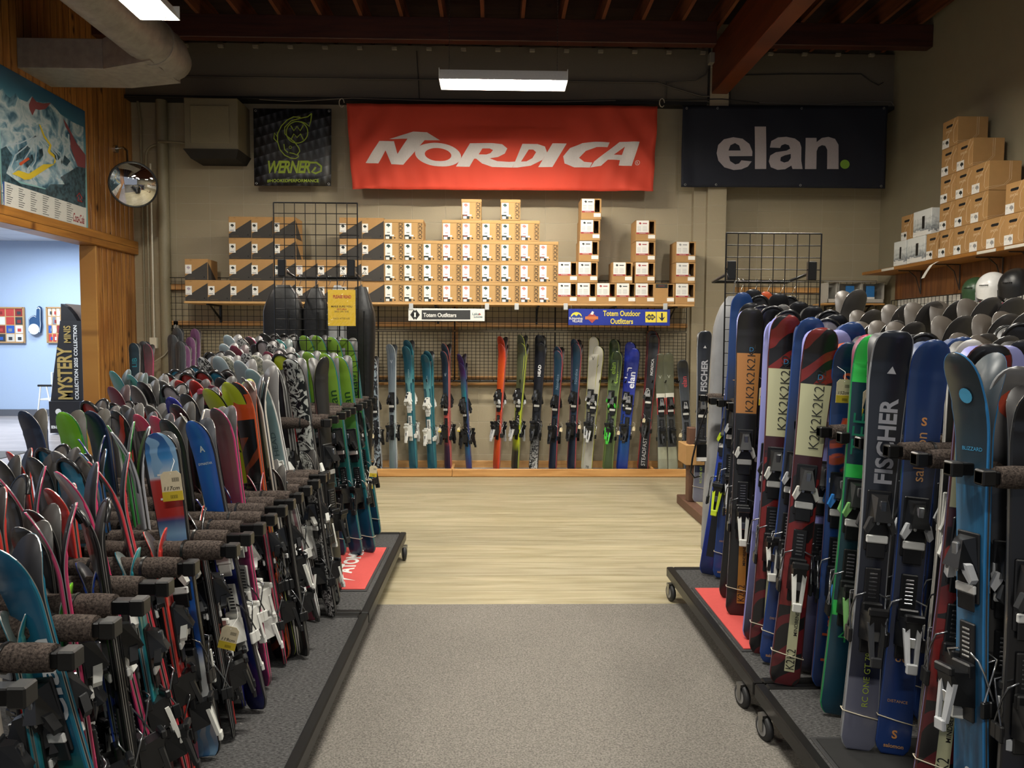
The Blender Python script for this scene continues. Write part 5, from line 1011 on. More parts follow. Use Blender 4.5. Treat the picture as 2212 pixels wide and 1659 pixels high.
   tx=[('FISCHER', .74, .12, .30, 'v', '#9c9da4', .03), ('▲', .905, .1, .035, 'h', '#b4b4b8', 0), ('RC ONE GT 78', .17, .12, .19, 'v', '#9db040', .0)]),
 'zephyr': dict(desc='deep blue and orange', st=[(0, '#12244a'), (.45, '#1a3f7a'), (.7, '#16305a'), (1, '#101f3a')], pat=('cloud', '#b24a28', 6), mask=[(0, 0.0), (.62, 1.0), (.78, 0.0)], side='#1a3f7a', base='#a24a2c', w=.125, bd='blue',
   tx=[('Blizzard', .60, 0, .085, 'h', '#a9adb4', .01), ('S', .89, 0, .06, 'h', '#c2532c', .02), ('brahma', .16, 0, .24, 'v', '#b9502a', .02)]),
 'rossgreen': dict(desc='dark teal and neon green', st=[(0, '#123a4a'), (.24, '#143c48'), (.26, '#2fb04a'), (.30, '#13343a'), (.62, '#13343a'), (.625, '#2fb04a'), (.66, '#12303a'), (.87, '#12303a'), (.872, '#34c24e'), (1, '#34c24e')], it='CONSTANT', side='#23804a', base='#6c2440', w=.122, bd='jade', tx=[('4', .21, 0, .05, 'h', '#2fa45a', 0), ('R', .275, 0, .05, 'h', '#35c050', .03), ('7', .91, .1, .06, 'h', '#12303a', .0), ('TFF', .74, -.05, .16, 'v', '#1d7a5c', -.01)]),
 'xdr': dict(desc='grey and bright blue', st=[(0, '#141c3a'), (.2, '#1a2a78'), (.4, '#2340a8'), (.55, '#3a3b3e'), (.8, '#4a4a4c'), (1, '#2a4a98')], side='#243f8c', base='#2a4a98', w=.115, waist=.72, bd='lime', tx=[('XDR', .60, 0, .06, 'h', '#b9babd', 0), ('S', .66, 0, .03, 'h', '#b9c23a', .02), ('79', .30, 0, .03, 'h', '#9aa83a', 0)], inset='#15161a'),
 'pearl': dict(desc='slate and sky blue women\'s', st=[(0, '#20405c'), (.25, '#224460'), (.6, '#265474'), (.78, '#22323c'), (1, '#2b3236')], pat=('streak', '#2a6288'), mask=[(0, 1.0), (.72, 0.0)], side='#2a77b0', base='#1e2b34', w=.125, bd='silver', tl=.28, th=.075,
   tx=[('BLIZZARD', .80, .08, .07, 'h', '#3a86ac', .01), ('o', .91, .0, .045, 'h', '#4aa0c8', .06), ('88', .12, .2, .035, 'h', '#b9bec4', 0), ('BLACK PEARL', .05, -.15, .14, 'v', '#b9bec4', 0)]),
 'orangelogo': dict(desc='black and white with orange emblem', st=[(0, '#161617'), (.8, '#1c1c1d'), (.88, '#7d7a78'), (1, '#55524f')], side='#b4b4b4', base='#2c2c2c', w=.13, bd='silver', tx=[('G', .92, 0, .09, 'h', '#c2523c', .04), ('Pure JOY', .74, .1, .12, 'v', '#5e6066', 0)]),
 'blackface': dict(desc='matt black', st=[(0, '#141416'), (1, '#19191b')], side='#1c1c1e', base='#2c2a2a', w=.122, bd='smoke', tx=[], tip=2.6),
 'blackteal': dict(desc='black with small teal mark', st=[(0, '#101c38'), (.3, '#121214'), (1, '#131315')], side='#1c1c1e', base='#2c2a2a', w=.122, bd='smoke', tx=[('A', .74, 0, .03, 'h', '#1f7a70', 0), ('LOOK', .30, 0, .05, 'h', '#a8aaae', .03)]),
 'orangetop': dict(desc='orange-ringed black', st=[(0, '#171718'), (.93, '#1b1b1c'), (.95, '#b8502a'), (1, '#c0582c')], it='CONSTANT', side='#1c1c1e', base='#2c2a2a', w=.122, bd='black', tx=[]),
 'fisblack': dict(desc='black with white triangle', st=[(0, '#171718'), (1, '#1b1b1c')], side='#1c1c1e', base='#2c2a2a', w=.122, bd='black', cap=1, tx=[('▲', .90, 0, .04, 'h', '#c4c4c4', 0), ('BERSERK', .66, .2, .22, 'v', '#a9a9a9', .0)]),
 'lilac': dict(desc='pale lilac', st=[(0, '#23201f'), (.6, '#8487c4'), (1, '#9a9cd0')], side='#8a8cc8', base='#8487c4', w=.128, bd='black', tx=[]),
 'firered': dict(desc='orange and yellow graphic', st=[(0, '#2a2a20'), (.12, '#a88e20'), (.22, '#b2462a'), (.42, '#b2462a'), (.5, '#1c1c1c'), (1, '#1c1c1c')], pat=('cloud', '#17171a', 24), side='#1c1c1c', base='#2c2a2a', w=.12, bd='black', tx=[]),
 'liberty': dict(desc='dark grey based', st=[(0, '#2f2d2c'), (.85, '#403e3c'), (1, '#454240')], side='#2c2b2a', base='#4a433c', w=.14, bd='smoke', tx=[('C', .85, 0, .085, 'h', '#0c0c0c', .02)], tl=.26, th=.075),
 # back wall
 'w_grey': dict(desc='blue-grey', st=[(0, '#5f7474'), (.4, '#8d9a9c'), (.8, '#4a5865'), (1, '#525e6a')], pat=('streak', '#6c7680'), side='#b9bdbe', base='#3c4248', w=.115, bd='black', tx=[('V', .86, 0, .04, 'h', '#b9bec6', 0)]),
 'w_teal': dict(desc='teal with pale swirl', st=[(0, '#17414f'), (.3, '#2a6470'), (.5, '#3f7a80'), (.7, '#5f8f94'), (.8, '#1d4f60'), (1, '#16414f')], pat=('swirl', '#1c4c5c', 3), mask=[(0, 1.0), (.7, 0.0)], side='#2a7a84', base='#2a2e33', w=.118, bd='white', tx=[('NORDICA', .78, .1, .10, 'v', '#a9b9be', 0)]),
 'w_salmon': dict(desc='navy and salmon', st=[(0, '#241a33'), (.2, '#3a2038'), (.28, '#b5524c'), (.5, '#b8524c'), (.55, '#26384c'), (1, '#22303f')], side='#b8524c', base='#26282c', w=.112, bd='black', tx=[('V', .80, 0, .04, 'h', '#b9bec6', 0)]),
 'w_purple': dict(desc='purple and turquoise', st=[(0, '#3f2472'), (.2, '#2f6a98'), (.4, '#23234f'), (.7, '#2a7f90'), (.9, '#4a2c62'), (1, '#3c2a52')], side='#23306a', base='#2a2430', w=.105, bd='black', tx=[]),
 'w_orange': dict(desc='flaming orange', st=[(0, '#862a1c'), (.2, '#b8501c'), (.5, '#b03a26'), (.75, '#cf6420'), (.9, '#a83c1c'), (1, '#7a2418')], pat=('streak', '#c23c1e'), side='#b34a44', base='#2a2a2b', w=.115, bd='silver', tx=[]),
 'w_olive': dict(desc='olive and acid yellow', st=[(0, '#22231f'), (.15, '#26271f'), (.25, '#a8b422'), (.5, '#8d9a2c'), (.6, '#4b5139'), (1, '#40463a')], side='#a3ae2c', base='#2a2a2b', w=.115, bd='silver', tx=[]),
 'w_head': dict(desc='black with white block letters', st=[(0, '#b4b4b2'), (.3, '#1a1b20'), (1, '#14151c')], pat=('cloud', '#16171a', 14), mask=[(0, 1.0), (.3, 0.0)], side='#1f2026', base='#1b1b1d', w=.112, bd='black', tx=[('HEAD', .78, 0, .14, 'v', '#d9d9d9', .03)]),
 'w_navy': dict(desc='steel navy with red edge', st=[(0, '#141c2c'), (.4, '#1a2634'), (.6, '#20384a'), (1, '#1b3040')], side='#a83c40', base='#1b1b1d', w=.112, bd='black', tx=[('Nordica', .74, .1, .18, 'v', '#6f8494', 0)]),
 'w_white': dict(desc='off-white', st=[(0, '#a9a79c'), (.3, '#7d7a70'), (.5, '#4c4d42'), (.62, '#9a988c'), (1, '#b4b2a8')], side='#a8a83a', base='#26282c', w=.115, bd='silver', tx=[('V', .84, 0, .045, 'h', '#2a2a2a', 0), ('78', .03, 0, .03, 'h', '#222222', 0)]),
 'w_green': dict(desc='forest green', st=[(0, '#39452a'), (.3, '#4c5c38'), (.6, '#5f7048'), (.75, '#2c3a24'), (1, '#26321f')], side='#8d9c4c', base='#26282c', w=.115, bd='green', tx=[('elan', .78, 0, .14, 'v', '#8db43a', .0)]),
 'w_blue': dict(desc='electric blue', st=[(0, '#16206a'), (.25, '#1d4f8a'), (.5, '#1d2878'), (1, '#1b2a88')], side='#2a3c9c', base='#14183a', w=.115, bd='black', tx=[('elan', .74, 0, .20, 'v', '#d9dce4', .02)]),
 'w_black': dict(desc='tall black with red edge', st=[(0, '#1b1b1d'), (1, '#202124')], side='#a83434', base='#1b1b1d', w=.122, bd='smoke', tx=[('NORDICA', .76, .1, .20, 'v', '#d9d9d9', .03), ('STEADFAST', .14, .0, .34, 'v', '#b4b4b4', .0)]),
 'w_olivered': dict(desc='olive, white and red', st=[(0, '#8d8f7c'), (.10, '#9b9d88'), (.2, '#3a3c3e'), (.46, '#3f4142'), (.48, '#a83434'), (.60, '#c0443e'), (.62, '#cfcdc0'), (.66, '#5c5e4c'), (1, '#5e604f')], it='CONSTANT', side='#55574a', base='#33343a', w=.12, bd='black', tx=[('V', .80, 0, .04, 'h', '#c4c6b8', 0)]),
 'w_blackred': dict(desc='graphite with red letters', st=[(0, '#3b3f45'), (.5, '#4a4e54'), (.75, '#34383d'), (1, '#1c1d20')], side='#6d7075', base='#202124', w=.115, bd='black', tx=[('elan', .80, .1, .13, 'v', '#b8343a', 0)]),
 'w_bw': dict(desc='black and pale blue painted', st=[(0, '#1c1d20'), (1, '#1c1d20')], pat=('cloud', '#8d9ca6', 10), side='#9b9b9b', base='#202124', w=.11, bd='black', tx=[]),
}
_sm = {}
for _k, _d in DS.items():
    if _k.startswith('w_'): _d['w'] *= 1.12
def text_part(sk, d, L, W, tl, th, tx, base=False):
    groups = {}
    for t_ in tx:
        s_, zf, xf, ln, ori, c = t_[0], t_[1], t_[2], t_[3], t_[4] if not base else 'h', t_[5] if not base else t_[4]
        groups.setdefault(c, []).append((s_, zf, xf, ln, ori, (t_[6] if len(t_) > 6 else 0)))
    for c, lst in groups.items():
        b = MB()
        for s_, zf, xf, ln, ori, bo in lst:
            z0 = zf*L; x0 = xf*d['w']*.5*2*.5; off = (lambda z: -curl(z, L, tl, th)-TH-.0012) if not base else (lambda z: -curl(z, L, tl, th)+.0012)
            if s_ in ('▲', 'o'):
                vs = []; n = 3 if s_ == '▲' else 14
                for k in range(n): a = PI/2+2*PI*k/n; vs.append((x0+ln/2*math.cos(a), z0+ln/2*math.sin(a)))
                b.add([(x, off(z), z) for x, z in vs], [tuple(range(n))]); continue
            if ori == 'v':
                vt, ft, asp = text(s_, bo, 0, 1.0); h = min(ln/asp, d['w']*.62)
                b.add([(x0-y*h, off(z0+x*ln), z0+x*ln) for x, y in vt], ft)
            else:
                vt, ft, asp = text(s_, bo, 0, 1.0); wd = ln; h = wd/asp
                if len(s_) <= 2: h = ln; wd = min(ln*asp, d['w']*.8)
                b.add([(x0+x*wd, off(z0+y*h), z0+y*h) for x, y in vt], ft)
        part('lettering', b, mat(c, .4), sk, False)
PAIRS = []
CNT = {}
def ski(d, L, parent, back=False, binding=True):
    key = (id(d), round(L, 2)); L = round(L, 2)
    if key not in _sm:
        if 'mm' not in d: d['mm'] = [skimat(d['desc'].replace(' ', '_'), d['st'], d.get('it', 'LINEAR'), d.get('pat'), d.get('mask')), mat(d['side'], .35), mat(d['base'], .45), mat('#a9a7a2', .3, .8), mat('#1a1a1b', .25)]
        b, W, tl, th = ski_mesh(L, d['w'], d); _sm[key] = (b.mesh('ski', d['mm']), W, tl, th)
    me, W, tl, th = _sm[key]
    o = bpy.data.objects.new('ski', me); COL.objects.link(o); o.parent = parent
    if back: o.matrix_local = Matrix.Translation((0, .003, 0)) @ Matrix.Rotation(PI, 4, 'Z')
    if binding and d['bd']:
        sc = min(1, .55+.3*L); zt, zh = (.44*L+.165*sc, .44*L-.165*sc)
        for kd, z in (('toe', zt), ('heel', zh)):
            q = bpy.data.objects.new(kd+'_piece', bind(d['bd'], kd)); COL.objects.link(q); q.parent = o; q.location = (0, -TH, z); q.scale = (1.12*sc, 1.12*sc, 1.25*sc)
    if not back:
        if d['tx']: text_part(o, d, L, W, tl, th, d['tx'])
        if d.get('pan'):
            c, a0, a1 = d['pan']; y = -TH-.001; b = MB().quad(-.006, .034, a0*L, a1*L, y); part('panel_print', b, mat(c, .5), o, False)
            b = MB(); put_text(b, 'MINDBENDER', lambda x, yy: (.022-yy, y-.0008, (a1-.055)*L+x), w_=.13, h_=.014, bold=.01)
            for k in range(2): put_text(b, 'K2', lambda x, yy, k=k: (.014-yy, y-.0008, (a0+.02)*L+k*.045+x), w_=.04, h_=.034)
            part('lettering', b, mat('#1f1d1b', .5), o, False)
        if d.get('inset'): part('panel_print', MB().quad(-.022, .022, .07*L, .33*L, -TH-.0008), mat(d['inset'], .3), o, False)
    elif d.get('btx'):
        pass
    if d.get('btx') and back: text_part(o, d, L, W, tl, th, d['btx'], True)
    return o
def pair(dn, tail, tip, az, label, group, strap=False, single=False, binding=True, backbind=True, cat='skis'):
    d = DS[dn]; tail = Vector(tail); tip = Vector(tip); z = (tip-tail); L = z.length; z.normalize()
    n = Vector((-math.sin(R(az)), -math.cos(R(az)), 0)); y = -(n-z*n.dot(z)).normalized(); x = y.cross(z)
    t = thing('ski' if single else 'ski_pair', label, cat, (0, 0, 0), group)
    Mx = Matrix((x, y, z)).transposed().to_4x4(); t.matrix_world = Matrix.Translation(tail) @ Mx
    ski(d, L, t, False, binding)
    if not single: ski(d, L, t, True, binding and backbind)
    if strap or d.get('band'):
        w2 = d['w']*.42; zz = .085*L
        b = MB().tube([(-w2-.008, -.015, zz+.012), (0, -.014, zz), (w2+.008, -.015, zz-.008), (w2+.008, .015, zz-.008), (-w2-.008, .015, zz+.012), (-w2-.008, -.015, zz+.012)], .0022, 5); part('strap', b, mat('#cfc5ad', .7), t, False)
    return t
# ------------------------------------------------------------------ rolling racks
M_RUB = mat('#2a2a2b', .6); M_FRAME = mat('#242322', .35, .5)
def caster(t, x, y, ang=0):
    Mx = Matrix.Translation((x, y, 0)) @ Matrix.Rotation(R(ang), 4, 'Z')
    f = MB().box(-.022, .022, -.018, .018, .098, .112, 0, Mx)
    for s in (-1, 1): f.box(s*.020-.0015, s*.020+.0015, -.014, .014, .045, .10, 0, Mx)
    o = part('caster', f, M_STEEL, t)
    b = MB().lathe([(.0, -.014), (.030, -.014), (.048, -.012), (.052, -.004), (.052, .004), (.048, .012), (.030, .014), (0, .014)], 24, 0, Mx @ Matrix.Translation((0, 0, .054)) @ Matrix.Rotation(PI/2, 4, 'Y'))
    w_ = bpy.data.objects.new('wheel', b.mesh('wheel', M_RUB, t.location)); COL.objects.link(w_); w_.parent = o
    b = MB()
    for s in (-.0155, .0155): b.lathe([(.0, 0), (.032, 0)], 18, 0, Mx @ Matrix.Translation((s, 0, .054)) @ Matrix.Rotation(PI/2, 4, 'Y'))
    w_ = bpy.data.objects.new('hub', b.mesh('hub', mat('#8d8c8a', .5), t.location)); COL.objects.link(w_); w_.parent = o
def cart(x0, x1, y0, y1, za, xa, xsp, arms, label, sgn, far=None):
    """x0: aisle edge, x1: outer edge, arms: list of y; xa arm ends, xsp spine"""
    t = thing('ski_rack_cart', label, 'ski rack', ((x0+x1)/2, (y0+y1)/2, 0)); lo, hi = min(x0, x1), max(x0, x1)
    part('platform', MB().cbox(lo+.045, hi-.045, y0+.045, y1-.045, .125, .172, .004), M_CARPETD, t)
    for a in ((lo, lo+.045, y0+.002, y1-.002), (hi-.045, hi, y0+.002, y1-.002), (lo+.045, hi-.045, y0+.002, y0+.045), (lo+.045, hi-.045, y1-.045, y1-.002)):
        part('edge_rail', MB().cbox(a[0], a[1], a[2], a[3], .115, .178, .006), M_FRAME, t)
    for x in (x0, x1+sgn*.05):
        for y in (y0+.13, y1-.13): caster(t, x if (x != x0 or sgn < 0 or y > 5) else x-.09, y, 12)
    for y in (y0+.06, y1-.06): part('upright', MB().cbox(xsp-.02, xsp+.02, y-.02, y+.02, .17, za+.04, .003), M_BLACKM, t)
    for z in (za-.03, .45): part('spine_rail', MB().cbox(xsp-.02, xsp+.02, y0+.08, y1-.08, z-.02, z+.02, .003), M_BLACKM, t)
    for s in (-1, 1): part('brace', MB().tube([(xsp, y0+.1, .25), (xsp+s*.0, y1-.1, za-.08)][::s], .010, 6), M_BLACKM, t)
    for y in arms:
        yc = y+random.uniform(-.006, .006)
        a = part('arm', MB().cbox(min(xsp, xa), max(xsp, xa), yc-.018, yc+.018, za-.018, za+.018, .003), M_BLACKM, t)
        ln = abs(xsp-xa); s = 1 if xa > xsp else -1; e0 = .05+random.choice([0, .0, .03])
        p0, p1 = xsp+s*.04, xa-s*e0
        q = []
        for k in range(9): q.append((p0+(p1-p0)*k/8, yc, za))
        o = bpy.data.objects.new('padding', MB().tube(q, [.031+.0015*math.sin(k*2.1) for k in range(9)], 12).mesh('padding', M_PAD, t.location)); COL.objects.link(o); o.parent = a
        for fr in (.3, .72):
            xx = p0+(p1-p0)*fr; bm_ = MB().tube([(xx-.004, yc, za), (xx+.004, yc, za)], .0345, 12)
            o = bpy.data.objects.new('cable_tie', bm_.mesh('cable_tie', M_BLACK, t.location)); COL.objects.link(o); o.parent = a
        o = bpy.data.objects.new('end_cap', MB().cbox(min(xa, xa-s*.035), max(xa, xa-s*.035)+.003, yc-.022, yc+.022, za-.022, za+.022, .004).mesh('end_cap', M_BLACK, t.location)); COL.objects.link(o); o.parent = a
    for y in arms[::1]:
        xo = 2*xsp-xa
        part('arm', MB().tube([(xsp, y, za), (xo, y, za)], .030, 10), M_PAD, t)
    return t
cart(-.665, -2.02, 3.86, 5.51, 1.17, -.885, -1.36, [PZ(x, y, 1.17).y for x, y in ((815, 865), (800, 870), (793, 875), (777, 880), (766, 887), (755, 893), (745, 898), (734, 906), (718, 914))], 'black rolling ski rack at the far left, with green skis and a red mat', 1)
cart(-.665, -2.02, 2.29, 3.85, .93, -.84, -1.36, [3.74]+[PZ(x, y, .93).y for x, y in ((703, 1033), (690, 1046), (675, 1060), (657, 1075), (639, 1089), (619, 1103), (598, 1122), (584, 1142), (545, 1163), (514, 1189))], 'black rolling ski rack in the middle of the left row, junior skis', 1)
cart(-.665, -2.02, .72, 2.28, .93, -.90, -1.36, [PZ(x, y, .93).y for x, y in ((428, 1227), (376, 1267), (318, 1310), (253, 1358), (177, 1418), (87, 1496))]+[1.27, 1.12, .97], 'black rolling ski rack nearest to the camera on the left', 1)
RA = [PZ(x, y, 1.25).y for x, y in ((1514, 860), (1542, 866), (1559, 871), (1577, 877), (1599, 882), (1620, 887), (1670, 900), (1697, 912), (1733, 919))]; RB = [PZ(x, y, 1.25).y for x, y in ((1746, 923), (1789, 933), (1830, 945), (1876, 957), (1926, 974), (1988, 991), (2056, 1012), (2135, 1032))]+[1.74, 1.6]
cart(1.10, 2.42, 3.04, 4.645, 1.25, 1.33, 1.80, RA, 'black rolling ski rack farther away on the right, with a red mat', -1)
cart(1.10, 2.42, 1.44, 3.03, 1.25, 1.33, 1.80, RB, 'black rolling ski rack nearest to the camera on the right', -1)
def mat_(x0, x1, y0, y1, z, m, label, txt, tc_, tx, ty, tw, thh, logo=False, sgn=1):
    t = thing('rack_mat', label, 'mat', ((x0+x1)/2, (y0+y1)/2, z)); part('rubber_edge', MB().cbox(x0, x1, y0, y1, z, z+.005, .002), M_RUB, t)
    part('pile', MB().box(x0+.015, x1-.015, y0+.02, y1-.02, z+.005, z+.009), m, t)
    b = MB(); put_text(b, txt, lambda x, y: (tx-y*sgn, ty+x*sgn, z+.0105), w_=tw, h_=thh, bold=.04)
    if logo: yy = ty-sgn*(tw/2+.09); b.add([(tx-.10, yy-.05*sgn, z+.0105), (tx-.0, yy-.02*sgn, z+.0105), (tx+.10, yy-.05*sgn, z+.0105), (tx+.02, yy, z+.0105), (tx, yy+.07*sgn, z+.0105), (tx-.02, yy, z+.0105)], [(0, 1, 3, 4, 5), (1, 2, 3)])
    part('lettering', b, tc_, t)
mat_(-1.45, -.735, PZ(807, 1275, .18).y, PZ(845, 1181, .18).y, .1725, mat('#c14a45', .9, noise=.06), 'red mat with white lettering on the far left rack platform', 'ATOMIC', M_WHITE, -.93, 4.78, .55, .10, True)
mat_(1.155, 1.95, PZ(1632, 1405, .18).y, PZ(1490, 1268, .18).y, .1725, mat('#c14a45', .9, noise=.06), 'red mat with white lettering on the far right rack platform', 'ATOMIC', M_WHITE, 1.42, 3.80, .55, .10, True, 1)
mat_(1.155, 2.0, 1.7, PZ(1730, 1590, .18).y, .1725, mat('#191919', .9, noise=.1), 'black mat with cream lettering on the near right rack platform', 'K2', mat('#b0a682', .8), 1.45, 2.2, .25, .2)
# ------------------------------------------------------------------ ski placement
ZP = .183
rowname = {'A': 'outer', 'B': 'inner', 'C': 'rear', 'D': 'back'}
LX = {'A': -1.12, 'B': -1.30, 'C': -1.58, 'D': -1.80}
def cart_of(Y): return 'far' if Y > 3.9 else ('middle' if Y > 2.35 else 'near')
LEFT = []
def Lp(px, py, row, dn, az=None, X=None, tx=None, **k):
    x = X if X is not None else LX[row]; p = PX(px, py, x); Y = p.y
    if az is None: az = 26 if Y > 3.9 else (30 if Y > 2.35 else 34)
    L_ = p.z-ZP; tail = Vector((x+(tx if tx is not None else .13*L_+.01), Y-.03, ZP if not k.get('mat') else ZP))
    LEFT.append((Y, row, dn, tail, p, az, k))
for q in ((751, 731, -1.08), (738, 768, -1.03), (723, 726, -1.17), (708, 761, -1.11), (691, 724, -1.28), (672, 759, -1.22), (664, 724, -1.38), (640, 758, -1.32)): Lp(q[0], q[1], 'A' if q[2] > -1.2 else 'B', 'lime', X=q[2], az=26)
Lp(634, 774, 'A', 'pattern', X=-1.08, tx=.2, az=20); Lp(614, 764, 'A', 'xt', X=-1.16, az=22); Lp(688, 771, 'A', 'black', X=-1.0, az=-62, tx=.1)
Lp(562, 793, 'A', 'paleblue', X=-1.19, tx=.26); Lp(588, 774, 'B', 'whitetip', X=-1.22, az=25); Lp(605, 778, 'B', 'grey', X=-1.18, az=60)
Lp(527, 775, 'B', 'silverblue', X=-1.36, tx=.2, az=30); Lp(480, 767, 'C', 'silverblue', X=-1.6, az=20); Lp(498, 770, 'C', 'floral', X=-1.55)
Lp(541, 762, 'B', 'graff', X=-1.42); Lp(562, 768, 'B', 'floral', X=-1.34); Lp(588, 760, 'B', 'maroon', X=-1.30); Lp(614, 752, 'B', 'grey', X=-1.28)
Lp(501, 724, 'D', 'silverblue', X=-1.86); Lp(530, 730, 'C', 'graff', X=-1.74); Lp(546, 725, 'C', 'purple', X=-1.7); Lp(576, 735, 'B', 'whitecap', X=-1.5); Lp(611, 732, 'B', 'teal', X=-1.46)
Lp(579, 721, 'C', 'blackcap', X=-1.66); Lp(602, 723, 'C', 'whitecap', X=-1.6); Lp(621, 720, 'C', 'blackcap', X=-1.56); Lp(645, 724, 'B', 'blackcap', X=-1.5); Lp(515, 746, 'C', 'maroon', X=-1.66); Lp(492, 740, 'D', 'silverblue', X=-1.8); Lp(560, 742, 'C', 'black', X=-1.56); Lp(593, 742, 'B', 'graff', X=-1.44)
Lp(446, 770, 'C', 'graff', X=-1.78); Lp(463, 762, 'D', 'blackcap', X=-1.86); Lp(504, 757, 'C', 'grey', X=-1.68); Lp(430, 790, 'D', 'bluecap', X=-1.86)
# middle cart
Lp(391, 797, 'D', 'bluecap', X=-1.84); Lp(373, 808, 'D', 'redcap', X=-1.84); Lp(414, 805, 'C', 'redcap', X=-1.7); Lp(446, 801, 'C', 'redcap', X=-1.62); Lp(475, 799, 'C', 'bluecap', X=-1.55); Lp(500, 800, 'B', 'black', X=-1.48)
Lp(258, 799, 'D', 'teal', X=-2.0, az=35); Lp(295, 807, 'D', 'teal', X=-1.92, az=35); Lp(286, 806, 'D', 'navy', X=-1.98); Lp(255, 834, 'D', 'maroon', X=-1.9); Lp(301, 830, 'D', 'grey', X=-1.84); Lp(339, 812, 'D', 'grey', X=-1.84); Lp(318, 822, 'D', 'black', X=-1.80); Lp(362, 820, 'C', 'grey', X=-1.74); Lp(376, 832, 'C', 'whitecap', X=-1.66)
Lp(379, 854, 'C', 'blueviolet', X=-1.60, az=20); Lp(412, 846, 'B', 'black', X=-1.46); Lp(437, 816, 'C', 'black', X=-1.62); Lp(448, 838, 'B', 'pinkcap', X=-1.40); Lp(398, 820, 'C', 'red', X=-1.66); Lp(430, 822, 'C', 'red', X=-1.58); Lp(470, 830, 'B', 'maroon', X=-1.40); Lp(486, 815, 'B', 'black', X=-1.42)
Lp(470, 833, 'A', 'yellow', X=-1.26, az=34, tx=.34); Lp(512, 820, 'A', 'yellow', X=-1.16, az=28, tx=.22); Lp(522, 826, 'A', 'orangev', X=-1.13, az=25); Lp(545, 812, 'A', 'black', X=-1.12, az=62); Lp(556, 818, 'A', 'cream', X=-1.08, az=66)
Lp(462, 882, 'A', 'whitetip', X=-1.18); Lp(480, 880, 'A', 'purple', X=-1.12); Lp(428, 905, 'A', 'comp', X=-1.14, az=20, tx=.22); Lp(415, 890, 'A', 'cream', X=-1.20, az=66); Lp(392, 872, 'B', 'black', X=-1.36)
Lp(203, 867, 'D', 'redcap', X=-1.92); Lp(258, 868, 'D', 'bluecap', X=-1.86); Lp(309, 870, 'D', 'redcap', X=-1.80); Lp(232, 877, 'D', 'grey', X=-1.86); Lp(284, 874, 'C', 'grey', X=-1.76); Lp(335, 874, 'C', 'grey', X=-1.7)
Lp(68, 884, 'D', 'navy', X=-1.86, az=22); Lp(150, 890, 'D', 'leaf', X=-1.80, az=14); Lp(208, 886, 'C', 'navy', X=-1.72, az=18); Lp(264, 885, 'C', 'blackred', X=-1.62); Lp(312, 892, 'B', 'pinkcap', X=-1.50); Lp(348, 896, 'B', 'pinkcap', X=-1.40); Lp(372, 900, 'A', 'black', X=-1.26)
Lp(345, 936, 'A', 'kids', X=-1.14, az=5, tx=.15)
Lp(281, 926, 'B', 'whiteblack', X=-1.28, az=56); Lp(260, 914, 'B', 'leaf', X=-1.36, az=60); Lp(197, 943, 'C', 'blueviolet', X=-1.46, az=60)
# near cart
Lp(40, 970, 'D', 'red', X=-1.82, az=40); Lp(12, 984, 'D', 'black', X=-1.80); Lp(112, 968, 'C', 'bluecap', X=-1.66); Lp(88, 980, 'C', 'black', X=-1.62); Lp(140, 972, 'C', 'grey', X=-1.54); Lp(200, 976, 'B', 'atomic', X=-1.42, az=50); Lp(160, 988, 'B', 'bluecap', X=-1.48)
Lp(235, 990, 'A', 'rededge', X=-1.22, az=56, tx=.24); Lp(164, 1010, 'A', 'master', X=-1.22, az=44, tx=.24); Lp(45, 1019, 'B', 'pinkedge', X=-1.34, az=54, tx=.2); Lp(110, 1100, 'A', 'pinkedge', X=-1.12, az=56); Lp(195, 1086, 'A', 'blackcap', X=-1.10, az=52); Lp(86, 1096, 'B', 'black', X=-1.26, az=24); Lp(64, 1132, 'B', 'black', X=-1.22, az=20)
Lp(18, 1036, 'C', 'blackcap', X=-1.48); Lp(16, 1166, 'A', 'elanblue', X=-1.14, az=26, tx=.27); Lp(128, 1050, 'B', 'red', X=-1.32); Lp(-30, 1060, 'B', 'red', X=-1.36)
# pairs whose upper halves hide between others but whose tails and sidewalls show below the arms
for tx_, ty_, dn, zt_, lean in ((570, 1472, 'bluewhite', 1.02, -.14), (526, 1521, 'blueviolet', 1.0, -.15), (505, 1560, 'maxred', .99, -.15), (475, 1590, 'blackred', .99, -.15), (614, 1430, 'pinkcap', 1.02, -.13), (534, 1440, 'maroon', 1.0, -.2)):
    p = PZ(tx_, ty_, ZP); LEFT.append((p.y, 'A', dn, p, p+Vector((lean, .04, zt_-ZP)), 68, {}))
for Y, x, dn, zt_, a in ((2.36, -.97, 'red', 1.0, 76), (2.20, -.98, 'teal', .98, 76), (2.03, -1.0, 'bluewhite', 1.0, 76), (1.87, -1.0, 'leaf', .98, 74), (1.71, -1.0, 'teal', .98, 74), (1.56, -1.0, 'cream', .98, 74), (2.64, -.95, 'blackred', 1.0, 66)):
    LEFT.append((Y, 'A', dn, Vector((x, Y, ZP)), Vector((x-.13, Y+.03, zt_)), a, {}))
for px, py, dn in ((656, 1415, 'black'), (640, 1385, 'grey'), (716, 1330, 'graff')):
    p = PZ(px, py, ZP); LEFT.append((p.y, 'A', dn, p, p+Vector((-.13, .05, .86)), 45, {}))
LEFT.sort(key=lambda q: -q[0]); cnt = {}
for Y, row, dn, tail, tip, az, k in LEFT:
    c = cart_of(Y); key = (c, row, dn); cnt[key] = cnt.get(key, 0)+1
tot = dict(cnt); cnt = {}
def slot_label(d, key, side): 
    c, row, dn = key; n = cnt[key]; s = f'{d["desc"]} ski pair'
    if tot[key] > 1: s += f', {ORD[n-1]} from far end'
    return s+f', {rowname[row]} row of {c} {side} rack'
